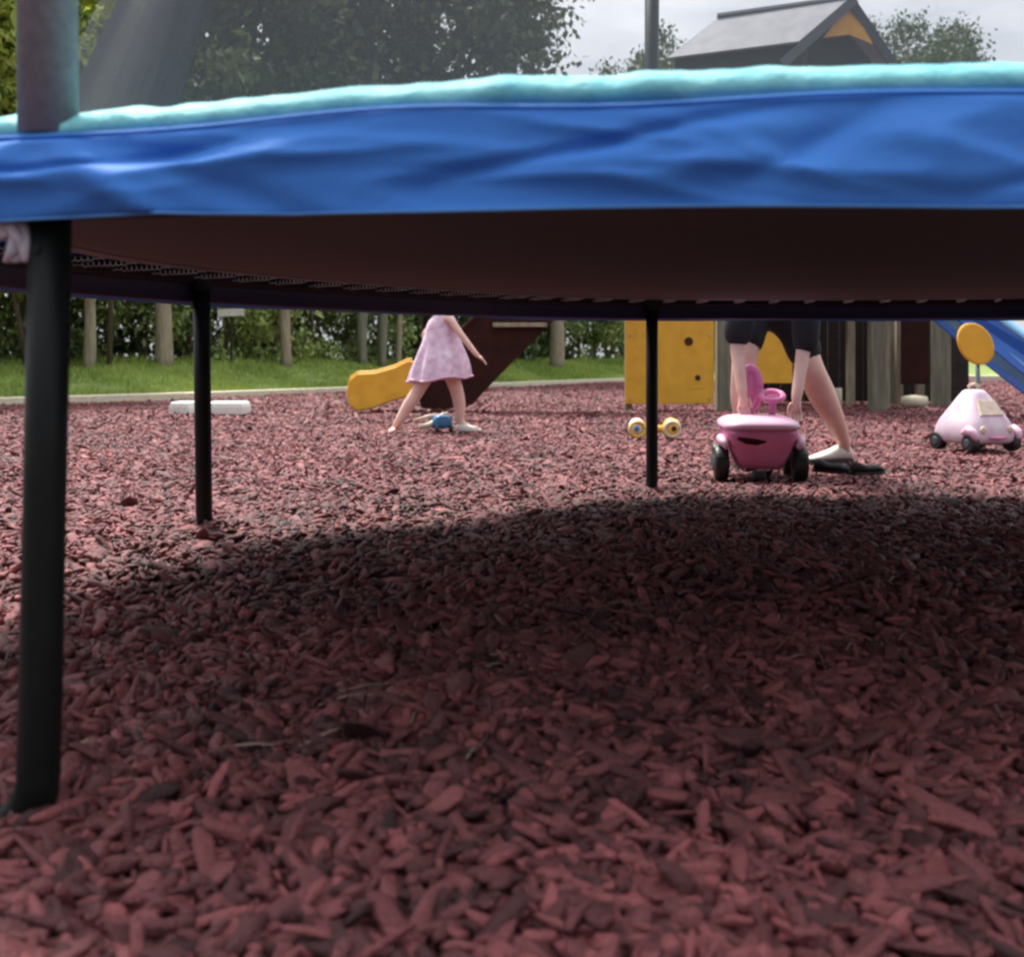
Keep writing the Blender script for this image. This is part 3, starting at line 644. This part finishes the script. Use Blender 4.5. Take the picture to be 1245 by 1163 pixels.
b.rings(rs); b.build('chute', M_sky, bs)
MB().box((px(1385,10.15)-BO.x, 10.15-BO.y, .0), (.07,.5,.2)).build('foot', M_teal, bs)
# yellow disc on a post
dsk = empty('disc_sign', (px(1190, 8.6), 8.6, 0), label='yellow oval disc on a thin post behind the white toy car', cat='play disc'); O = Vector(dsk.location)
b = MB(); c = Vector((px(1186, 8.6), 8.6, Zat(418, 8.6)))-O; rs = []
for yy, k in ((-.02,.93),(-.012,1),(.012,1),(.02,.93)):
    rs.append([c+Vector((k*(.135*math.cos(a_)*math.cos(R(25))-.19*math.sin(a_)*math.sin(R(25)))*1.0, yy, k*(.135*math.cos(a_)*math.sin(R(25))+.19*math.sin(a_)*math.cos(R(25)))*.93)) for a_ in [j*2*math.pi/36 for j in range(36)]])
b.rings(rs); b.build('disc', M_yel, dsk)
b = MB(); b.tube([(0.02,.03,-.03),(0.01,.03,.4),(0,.03,.62)], .018, n=10); b.build('stand', M_teal, dsk, smooth=True)

# ---------------------------------------------------------------- low white board left
wb = empty('low_bench', (px(257, 12.0), 12.0, 0), label='low off white two part board lying on the chips at left', cat='low bench')
for x0_, x1_ in ((-.42,-.19),(-.03,.41)):
    b = MB(); rs = []
    for z, k in ((.0,1.0),(.08,.97),(.125,.90),(.14,.82)):
        cx_ = (x0_+x1_)/2; hx = (x1_-x0_)/2*k+.0; rs.append([(cx_-hx, -.2*k, z), (cx_+hx, -.2*k, z), (cx_+hx, .2*k, z), (cx_-hx, .2*k, z)])
    b.rings(rs); b.build('seat', M_white, wb, bev=.012)
MB().box((0,.05,.025), (.62,.06,.03), bev=.006).build('base', M_dtim, wb)

# ---------------------------------------------------------------- two-ball toy
z = 8.15; ty = empty('rolling_toy', (px(795, z), z, 0), label='yellow and white toy with two round ends below yellow panel', cat='toy')
for sx, m1 in ((-.14, M_white), (.14, M_toy)):
    b = MB(); b.ball((sx*.93, 0, .082), .085, (.8,1,1)); e_ = b.build('wheel', M_toy if sx > 0 else M_crm, ty, smooth=True)
    b = MB(); b.ball((sx*1.12, -.035, .095), .062, (.7,.8,1)); b.build('hub', m1, e_, smooth=True)
    b = MB(); b.ball((sx*1.0, -.088, .09), .02, (1,.5,1)); b.build('eye', M_hole if sx > 0 else M_tblue, e_, smooth=True)
    b = MB(); q = []; 
    for k in range(25): q.append((sx*.93+.055*math.cos(k*math.pi/12), -.07, .082+.055*math.sin(k*math.pi/12)))
    b.tube(q, .014, n=8); b.build('ring', M_crm if sx > 0 else M_toy, e_, smooth=True)
b = MB(); b.tube([(-.1,0,.08),(0,0,.085),(.1,0,.08)], [.03,.025,.03]); b.build('axle', M_toy, ty, smooth=True)

# ---------------------------------------------------------------- vehicles (ride-on toys)
def rrect(w_, d_, z, r_=.04, n=5, cx=0, cy=0):
    P_ = []
    for sx, sy, a0 in ((1,1,0),(-1,1,90),(-1,-1,180),(1,-1,270)):
        for k in range(n):
            a_ = R(a0+90*k/(n-1)); P_.append((cx+sx*(w_/2-r_)+r_*math.cos(a_), cy+sy*(d_/2-r_)+r_*math.sin(a_), z))
    return P_
def wheel(parent, x, y, r_, wd, m=M_rub, hubm=None, ry=0):
    b = MB(); rs = []
    for xx, k in ((-wd/2,.8),(-wd/2*.9,.95),(-wd/4,1),(wd/4,1),(wd/2*.9,.95),(wd/2,.8)):
        rs.append([(x+xx, y+r_*k*math.cos(a_), r_+r_*k*math.sin(a_)) for a_ in [j*2*math.pi/28 for j in range(28)]])
    b.rings(rs); o = b.build('wheel', m, parent, smooth=False, bev=.003)
    b = MB(); b.tube([(x-wd/2-.006, y, r_), (x-wd/2, y, r_), (x+wd/2, y, r_), (x+wd/2+.006, y, r_)], [r_*.38, r_*.5, r_*.5, r_*.38], n=16)
    b.build('hub', hubm or M_slate, o, smooth=False); return o
# pink ride-on
z = 5.42; pk = empty('ride_on_toy', (px(926, z), z+.1, .0), R(-6), label='magenta and pale pink ride-on toy car with black wheels', cat='ride-on toy')
b = MB(); b.rings([rrect(.20,.34,.05,.04), rrect(.235,.40,.08,.05), rrect(.29,.46,.15,.06), rrect(.345,.50,.21,.07), rrect(.37,.52,.25,.07), rrect(.36,.51,.27,.07)]); bd = b.build('body', M_mag, pk, smooth=True, sub=1)
b = MB(); b.rings([rrect(.36,.50,.255,.09), rrect(.395,.54,.265,.1), rrect(.385,.53,.295,.1), rrect(.31,.44,.318,.1), rrect(.18,.30,.325,.08)]); b.build('hood', M_lpk, pk, smooth=True, sub=1)
for sx in (-1, 1):
    b = MB(); q = [(sx*.175,-.235,.175),(sx*.19,-.20,.20),(sx*.195,-.13,.21),(sx*.19,-.05,.20),(sx*.175,0,.17)]; b.tube(q, [.014,.022,.026,.022,.014], n=10); b.build('fender', M_lpk, pk, smooth=True)
    wheel(pk, sx*.195, -.13, .088, .07); wheel(pk, sx*.185, .17, .082, .06)
wheel(pk, -.02, -.22, .03, .06)
b = MB(); rs = []
for xx, zz, yy in [(-.125,.222,-.243),(-.08,.210,-.240),(-.03,.204,-.238),(.02,.208,-.238)]: rs.append((xx, yy, zz))
b.tube(rs, [.010,.019,.019,.010], n=8); b.build('grille', M_brown, pk, smooth=True)
b = MB(); q = []
for k in range(33): a_ = k*2*math.pi/32; q.append((.0-.02+.048*math.cos(a_), .13, .46+.105*math.sin(a_)))
b.tube(q, .022, n=10).ball((-.02,.13,.46), .1, (.38,.14,1.0)); b.build('backrest', M_mag, pk, smooth=True)
b = MB(); b.tube([(-.02,.14,.30),(-.02,.135,.38)], .022).tube([(-.05,.16,.3),(-.045,.145,.40)], .012); b.build('backrest_post', M_mag, pk, smooth=True)
b = MB(); q = [(.085+.055*math.cos(k*math.pi/12), .06+.045*math.sin(k*math.pi/12), .42+.022*math.sin(k*math.pi/12)) for k in range(25)]
b.tube(q, .016, n=8).tube([(.085,.06,.30),(.085,.06,.39),(.085,.06,.425)], [.018,.02,.03]); b.build('steering_wheel', M_mag, pk, smooth=True)
# white pink toy car
z = 7.15; wc = empty('ride_on_toy', (px(1188, z), z+.05, 0), R(20), label='whitish pink toy car with tapered cabin and black wheels', cat='ride-on toy')
b = MB(); b.rings([rrect(.36,.38,.045,.06), rrect(.42,.45,.07,.08), rrect(.425,.45,.13,.1), rrect(.41,.43,.175,.1), rrect(.375,.39,.215,.09), rrect(.33,.34,.25,.08), rrect(.26,.265,.31,.07), rrect(.19,.19,.37,.06), rrect(.15,.15,.40,.05), rrect(.11,.11,.42,.04)]); cb = b.build('body', M_wpk, wc, smooth=True, sub=1); wc.scale = (.93,.93,.98)
b = MB(); b.rings([[(-.11,-.166,.245),(.11,-.166,.245),(.08,-.105,.345),(-.08,-.105,.345)],[(-.10,-.181,.25),(.10,-.181,.25),(.075,-.121,.345),(-.075,-.121,.345)]]); b.build('windscreen', M_crm, cb)
for sx in (-1, 1):
    wheel(wc, sx*.185, -.165, .062, .07, hubm=M_slate); wheel(wc, sx*.185, .15, .062, .07, hubm=M_slate)
    b = MB(); b.ball((sx*.12, -.215, .15), .028, (1,.5,1)); b.build('headlight', M_crm, wc, smooth=True)
    b = MB(); q = [(sx*.19,-.235,.09),(sx*.2,-.205,.135),(sx*.205,-.165,.15),(sx*.2,-.11,.13)]; b.tube(q, [.02,.03,.034,.02], n=10); b.build('fender', M_lpk, wc, smooth=True)
b = MB(); b.tube([(-.08,-.228,.10),(0,-.235,.098),(.08,-.228,.10)], [.006,.011,.006]); b.build('grille', M_mag, wc, smooth=True)
b = MB(); b.tube([(-.04,0,.41),(-.045,0,.44),(0,0,.455),(.045,0,.44),(.04,0,.41)], .011); b.build('handle', M_crm, wc, smooth=True)
# small blue toy beside girl
z = 8.95; bt = empty('toy_vehicle', (px(537, z), z, 0), R(20), label='small blue and cream toy on the chips beside the girls foot', cat='toy')
b = MB(); b.rings([rrect(.17,.13,.03,.04), rrect(.19,.14,.07,.05), rrect(.15,.11,.13,.04), rrect(.09,.07,.15,.03)]); b.build('body', M_tblue, bt, smooth=True, sub=1)
b = MB(); b.tube([(-.20,-.02,.05),(-.10,0,.065),(.02,.02,.15),(.06,.02,.16)], [.018,.025,.018,.012]).tube([(-.22,.06,.10),(-.1,.05,.13),(0,.04,.14)], [.012,.02,.015]); b.build('handle', M_crm, bt, smooth=True)
for sx in (-.06, .06): wheel(bt, sx, -.06, .034, .02)

# ---------------------------------------------------------------- people
def skin(name, J, E, m, parent, root, sub=2):
    """J: name -> (co, r or (rx,ry)); one continuous skinned surface"""
    ks = list(J); me = bpy.data.meshes.new(name); me.from_pydata([J[k][0] for k in ks], [(ks.index(a_), ks.index(b_)) for a_, b_ in E], [])
    o = bpy.data.objects.new(name, me); COL.objects.link(o); o.parent = parent; me.materials.append(m)
    o.modifiers.new('skin', 'SKIN'); o.modifiers['skin'].use_smooth_shade = True
    for i, k in enumerate(ks):
        r_ = J[k][1]; d = me.skin_vertices[0].data[i]; d.radius = (r_, r_) if not isinstance(r_, tuple) else r_; d.use_root = (k == root)
    s_ = o.modifiers.new('subdivision', 'SUBSURF'); s_.levels = sub; s_.render_levels = sub
    return o
def hand(J, E, wrist, key, d, side, down, k=1.0):
    """palm and five bent fingers growing from joint `wrist`; d: pointing, side: towards thumb, down: curl direction"""
    w_ = Vector(J[wrist][0]); d = Vector(d).normalized(); side = Vector(side).normalized(); down = Vector(down).normalized()
    pm = key+'palm'; J[pm] = (w_+d*.055*k, (.026*k, .015*k)); E.append((wrist, pm))
    for f, (so_, l) in enumerate(((.026,.060),(.009,.068),(-.009,.064),(-.026,.050))):
        b0 = w_+d*.088*k+side*so_*k; n0 = key+'f%d' % f; J[n0+'a'] = (b0, .009*k); E.append((pm, n0+'a'))
        b1 = b0+(d*.85+down*.4).normalized()*l*.55*k; b2 = b1+(d*.45+down*.9).normalized()*l*.45*k
        J[n0+'b'] = (b1, .008*k); J[n0+'c'] = (b2, .0065*k); E.append((n0+'a', n0+'b')); E.append((n0+'b', n0+'c'))
    t0 = w_+d*.035*k+side*.032*k; t1 = t0+(d*.9+side*.25).normalized()*.032*k; t2 = t1+(d*.9+down*.3).normalized()*.026*k
    J[key+'t0'] = (t0, .011*k); J[key+'t1'] = (t1, .009*k); J[key+'t2'] = (t2, .0075*k); E += [(pm, key+'t0'), (key+'t0', key+'t1'), (key+'t1', key+'t2')]
def face(parent, c, r_, fwd, up, hair_m, long=False, k=1.0):
    fwd = Vector(fwd).normalized(); up = Vector(up).normalized(); sd_ = fwd.cross(up).normalized(); c = Vector(c)
    M = Matrix((sd_, fwd, up)).transposed().to_4x4(); M.translation = c
    b = MB(); t = MB(); t.ball((0,-.012*k,.018*k), r_*1.08, (.88,1.0,1.05), 24, 16); b.add([v for v in t.v if True], t.f, M)
    bm = bmesh.new(); vs = [bm.verts.new(M @ Vector(v)) for v in t.v]
    for f in t.f:
        cc = sum((Vector(t.v[i]) for i in f), Vector())/len(f)
        if not (cc.y > r_*.35 and cc.z < r_*.55) and cc.z > -r_*.75: bm.faces.new([vs[i] for i in f])
    bmesh.ops.delete(bm, geom=[v for v in bm.verts if not v.link_faces], context='VERTS')
    me = bpy.data.meshes.new('hair'); bm.to_mesh(me); bm.free(); h = link('hair', me, hair_m, parent, True); q = h.modifiers.new('thickness', 'SOLIDIFY'); q.thickness = .006; q.offset = 1
    if long:
        b = MB(); b.tube([M @ Vector((0,-r_*.9,r_*.3)), M @ Vector((0,-r_*1.4,0)), M @ Vector((0,-r_*1.4,-r_*1.2)), M @ Vector((0,-r_*1.2,-r_*2))], [.02,.035,.03,.008], n=12); b.build('ponytail', hair_m, h, smooth=True)
    for s in (-1, 1):
        b = MB(); b.ball(tuple(M @ Vector((s*r_*.34, r_*.86, 0))), .012*k); e_ = b.build('eye', M_white, parent, smooth=True)
        b = MB(); b.ball(tuple(M @ Vector((s*r_*.34, r_*.86+.008*k, 0))), .006*k); b.build('iris', M_hair, e_, smooth=True)
        b = MB(); b.ball(tuple(M @ Vector((s*r_*.88, 0, -.005))), .022*k, (.5,.8,1.2)); b.build('ear', M_skin, parent, smooth=True)
    b = MB(); b.tube([M @ Vector((-.018*k, r_*.86, -r_*.5)), M @ Vector((0, r_*.92, -r_*.52)), M @ Vector((.018*k, r_*.86, -r_*.5))], [.003,.006*k,.003]); b.build('mouth', M_mag, parent, smooth=True)
    b = MB(); b.tube([M @ Vector((0, r_*.85, r_*.05)), M @ Vector((0, r_*1.08, -r_*.2)), M @ Vector((0, r_*.88, -r_*.3))], [.006*k,.011*k,.008*k]); b.build('nose', M_skin, parent, smooth=True)

# girl, walking to the right
gO = Vector((-.60, 8.85, 0)); girl = empty('person', gO, label='girl in a pale pink patterned dress walking to the right', cat='person')
def gp(x, y, z): return (x+.60, y-8.85, z)
J = {'pelvis': (gp(-.60,8.85,.62), (.10,.085)), 'waist': (gp(-.59,8.85,.72), (.085,.075)), 'chest': (gp(-.575,8.85,.88), (.10,.08)), 'neckb': (gp(-.56,8.85,.985), (.055,.05)),
     'neck': (gp(-.555,8.85,1.03), .038), 'head': (gp(-.545,8.85,1.12), (.072,.078)), 'crown': (gp(-.545,8.85,1.19), (.05,.055)),
     'hipR': (gp(-.655,8.83,.57), .075), 'kneeR': (gp(-.785,8.80,.335), .058), 'calfR': (gp(-.86,8.79,.22), .056), 'ankR': (gp(-.945,8.77,.075), .036), 'heelR': (gp(-.975,8.785,.035), .024), 'footR': (gp(-.985,8.72,.030), (.038,.024)), 'toeR': (gp(-.965,8.665,.024), (.036,.020)),
     'hipL': (gp(-.535,8.87,.57), .075), 'kneeL': (gp(-.452,8.88,.335), .060), 'calfL': (gp(-.435,8.90,.23), .056), 'ankL': (gp(-.43,8.90,.085), .036), 'footL': (gp(-.36,8.89,.045), (.028,.022)), 'toeL': (gp(-.27,8.88,.035), (.026,.016)),
     'shF': (gp(-.52,8.76,.955), .036), 'elF': (gp(-.40,8.72,.79), .029), 'wrF': (gp(-.285,8.70,.645), .021),
     'shB': (gp(-.60,8.95,.955), .036), 'elB': (gp(-.74,8.99,.82), .029), 'wrB': (gp(-.70,8.98,.66), .021)}
E = [('pelvis','waist'),('waist','chest'),('chest','neckb'),('neckb','neck'),('neck','head'),('head','crown'),('pelvis','hipR'),('hipR','kneeR'),('kneeR','calfR'),('calfR','ankR'),('ankR','heelR'),('heelR','footR'),('footR','toeR'),
     ('pelvis','hipL'),('hipL','kneeL'),('kneeL','calfL'),('calfL','ankL'),('ankL','footL'),('footL','toeL'),('chest','shF'),('shF','elF'),('elF','wrF'),('chest','shB'),('shB','elB'),('elB','wrB')]
hand(J, E, 'wrF', 'hf', (.75,-.05,-.6), (.1,-1,.1), (.3,0,-1), .72); hand(J, E, 'wrB', 'hb', (.2,0,-1), (.9,0,0), (.4,0,-.9), .72)
skin('body', J, E, M_skin, girl, 'pelvis')
face(girl, gp(-.545,8.85,1.125), .085, (1,-.15,0), (0,0,1), M_hair, True, .85)
b = MB(); rs = []
for z, cx_, rx, ry in ((.44,-.61,.248,.19),(.455,-.607,.248,.19),(.54,-.60,.238,.18),(.62,-.592,.215,.16),(.70,-.588,.185,.135),(.77,-.582,.155,.115),(.86,-.578,.140,.108),(.93,-.575,.120,.10),(.985,-.565,.072,.07)):
    r_ = []
    for j in range(72):
        a_ = j*2*math.pi/72; ff = max(0, (.80-z)/.36); wv = 1+ff*(.085*math.sin(9*a_+.6)+.05*math.sin(14*a_+2+z*6)+.04*math.sin(5*a_-1+z*4)); dz = ff*(.012*math.sin(4*a_)+.02*math.cos(a_))
        r_.append((cx_+.60+rx*wv*math.cos(a_), ry*wv*math.sin(a_), z+dz))
    rs.append(r_)
b.rings(rs, cap=False); dr = b.build('dress', M_dress, girl, smooth=True, sub=1); q = dr.modifiers.new('thickness', 'SOLIDIFY'); q.thickness = .006
b = MB(); q = [(rs[1][j][0]+(rs[1][j][0])*.01, rs[1][j][1]*1.01-.002, rs[1][j][2]-.004) for j in range(72)]; b.tube(q, .007, n=6, closed=True); b.build('hem', M_lpk, dr, smooth=True)
b = MB(); b.rings([[(x+.60-.0, y-8.85, z) for x, y, z in r_] for r_ in ([(-.47,8.85,.0),(-.23,8.84,.0),(-.23,8.93,.0),(-.47,8.94,.0)], [(-.475,8.845,.04),(-.235,8.84,.035),(-.235,8.93,.035),(-.475,8.945,.04)], [(-.465,8.86,.095),(-.35,8.855,.07),(-.35,8.92,.07),(-.465,8.935,.095)])]); b.build('shoe', M_shoe, girl, smooth=True, sub=2)

# adult bending over the pink toy
aO = Vector((1.5, 6.05, 0)); ad = empty('person', aO, label='person in black shorts and white shoes bending over pink toy car', cat='person')
def ap(x, y, z): return (x-1.5, y-6.05, z)
J = {'pelvis': (ap(1.48,6.12,.96), (.135,.11)), 'waist': (ap(1.46,5.98,1.06), (.125,.10)), 'chest': (ap(1.42,5.74,1.15), (.145,.11)), 'neckb': (ap(1.40,5.58,1.17), (.08,.065)), 'neck': (ap(1.395,5.51,1.17), .055), 'head': (ap(1.39,5.42,1.13), (.082,.09)), 'crown': (ap(1.39,5.35,1.10), (.06,.07)),
     'hipR': (ap(1.60,6.12,.90), .10), 'kneeR': (ap(1.66,5.98,.57), .082), 'calfR': (ap(1.765,6.09,.41), .086), 'shinR': (ap(1.86,6.15,.26), .060), 'ankR': (ap(1.935,6.22,.12), .040), 'heelR': (ap(1.945,6.24,.055), .034), 'footR': (ap(1.84,6.20,.05), (.036,.026)), 'toeR': (ap(1.74,6.17,.04), (.034,.018)),
     'hipL': (ap(1.36,6.10,.90), .10), 'kneeL': (ap(1.275,5.88,.58), .070), 'calfL': (ap(1.285,5.97,.40), .070), 'shinL': (ap(1.29,6.02,.27), .045), 'ankL': (ap(1.30,6.06,.11), .034), 'footL': (ap(1.30,5.96,.05), (.036,.026)), 'toeL': (ap(1.30,5.86,.04), (.034,.018)),
     'shR': (ap(1.55,5.66,1.06), .055), 'elR': (ap(1.55,5.68,.68), .041), 'wrR': (ap(1.485,5.58,.415), .030),
     'shL': (ap(1.25,5.66,1.06), .055), 'elL': (ap(1.19,5.66,.68), .041), 'wrL': (ap(1.20,5.58,.445), .030)}
E = [('pelvis','waist'),('waist','chest'),('chest','neckb'),('neckb','neck'),('neck','head'),('head','crown'),('pelvis','hipR'),('hipR','kneeR'),('kneeR','calfR'),('calfR','shinR'),('shinR','ankR'),('ankR','heelR'),('heelR','footR'),('footR','toeR'),
     ('pelvis','hipL'),('hipL','kneeL'),('kneeL','calfL'),('calfL','shinL'),('shinL','ankL'),('ankL','footL'),('footL','toeL'),('chest','shR'),('shR','elR'),('elR','wrR'),('chest','shL'),('shL','elL'),('elL','wrL')]
hand(J, E, 'wrR', 'hr', (-.05,-.1,-1), (-1,0,0), (-.2,-.6,-.3)); hand(J, E, 'wrL', 'hl', (.05,-.1,-1), (1,0,0), (.2,-.6,-.3))
skin('body', J, E, M_skin, ad, 'pelvis')
face(ad, ap(1.39,5.42,1.13), .095, (0,-.45,-1), (0,-1,.35), M_hair)
JS = {'p': (ap(1.48,6.12,.97), (.165,.14)), 'w': (ap(1.46,6.04,1.05), (.15,.12)), 'r0': (ap(1.59,6.11,.88), .128), 'r1': (ap(1.635,6.04,.72), .108), 'r2': (ap(1.655,5.975,.565), .105),
      'l0': (ap(1.37,6.09,.88), .128), 'l1': (ap(1.315,5.99,.75), .110), 'l2': (ap(1.285,5.91,.655), .104)}
skin('shorts', JS, [('w','p'),('p','r0'),('r0','r1'),('r1','r2'),('p','l0'),('l0','l1'),('l1','l2')], M_black, ad, 'p')
JT = {'a': (ap(1.46,6.02,1.06), (.15,.12)), 'b': (ap(1.42,5.74,1.16), (.165,.13)), 'c': (ap(1.40,5.60,1.165), (.10,.08)), 'r': (ap(1.55,5.66,1.08), .075), 'r2': (ap(1.56,5.67,.80), .082), 'r3': (ap(1.56,5.68,.64), .068), 'l': (ap(1.25,5.66,1.08), .075), 'l2': (ap(1.20,5.66,.80), .085), 'l3': (ap(1.19,5.66,.67), .078)}
skin('shirt', JT, [('a','b'),('b','c'),('b','r'),('r','r2'),('r2','r3'),('b','l'),('l','l2'),('l2','l3')], M_black, ad, 'a')
def shoe(h, t_, k=1.0):
    h, t_ = Vector(h), Vector(t_); d = (t_-h); Ln = d.length; d.normalize(); s_ = d.cross(Vector((0,0,1))).normalized(); rs = []
    for u, w_, z0_, z1_ in ((-.13,.022,.02,.05),(-.08,.038,.012,.105),(.1,.040,.012,.115),(.3,.040,.012,.10),(.55,.046,.012,.075),(.8,.050,.012,.058),(1.0,.042,.012,.045),(1.1,.02,.02,.032)):
        c = h+d*Ln*u; rs.append([c+s_*w_*math.cos(a_)+Vector((0,0,(z0_+z1_)/2+(z1_-z0_)/2*math.sin(a_))) for a_ in [j*2*math.pi/16 for j in range(16)]])
    m = MB(); m.rings(rs); o = m.build('shoe', M_shoe, ad, smooth=True, sub=1)
    m = MB(); m.rings([[c for c in [h+d*Ln*u+s_*w_*sg+Vector((0,0,zz)) for u, w_, sg in ((-.12,.03,1),(.3,.044,1),(.8,.054,1),(1.1,.03,1),(1.1,.03,-1),(.8,.054,-1),(.3,.044,-1),(-.12,.03,-1))]] for zz in (-.005,.022)]); m.build('sole', M_rub, o)
shoe(ap(1.955,6.245,.012), ap(1.73,6.165,.012)); shoe(ap(1.30,6.09,.012), ap(1.30,5.86,.012))

# black shoes lying on the chips in front of the right foot
for x, y, rz, lab in [(px(1054, 5.56), 5.56, R(24), 'loose black shoe lying right of the white shoe'), (px(1012, 5.64), 5.64, R(-42), 'loose black shoe lying in front of the white shoe')]:
    sn = empty('loose_shoe', (x, y, .012), rz, label=lab, cat='shoe', group='black shoes on the chips'); sn.scale = (.74, .9, .95)
    rs = []
    for u, w_, z1_ in ((-.135,.020,.05),(-.12,.034,.080),(-.07,.038,.074),(-.02,.038,.046),(.04,.042,.060),(.09,.044,.052),(.125,.034,.040),(.138,.016,.026)):
        rs.append([(u, w_*math.cos(a_), .012+(z1_-.012)*(.5+.5*math.sin(a_))) for a_ in [j*2*math.pi/16 for j in range(16)]])
    m = MB(); m.rings(rs); up_ = m.build('upper', M_black, sn, smooth=True, sub=1)
    m = MB(); m.rings([[(u, w_*sg, zz) for u, w_, sg in ((-.135,.03,1),(-.02,.036,1),(.08,.048,1),(.14,.025,1),(.14,.025,-1),(.08,.048,-1),(-.02,.036,-1),(-.135,.03,-1))] for zz in (0,.018)]); m.build('sole', M_rub, sn)
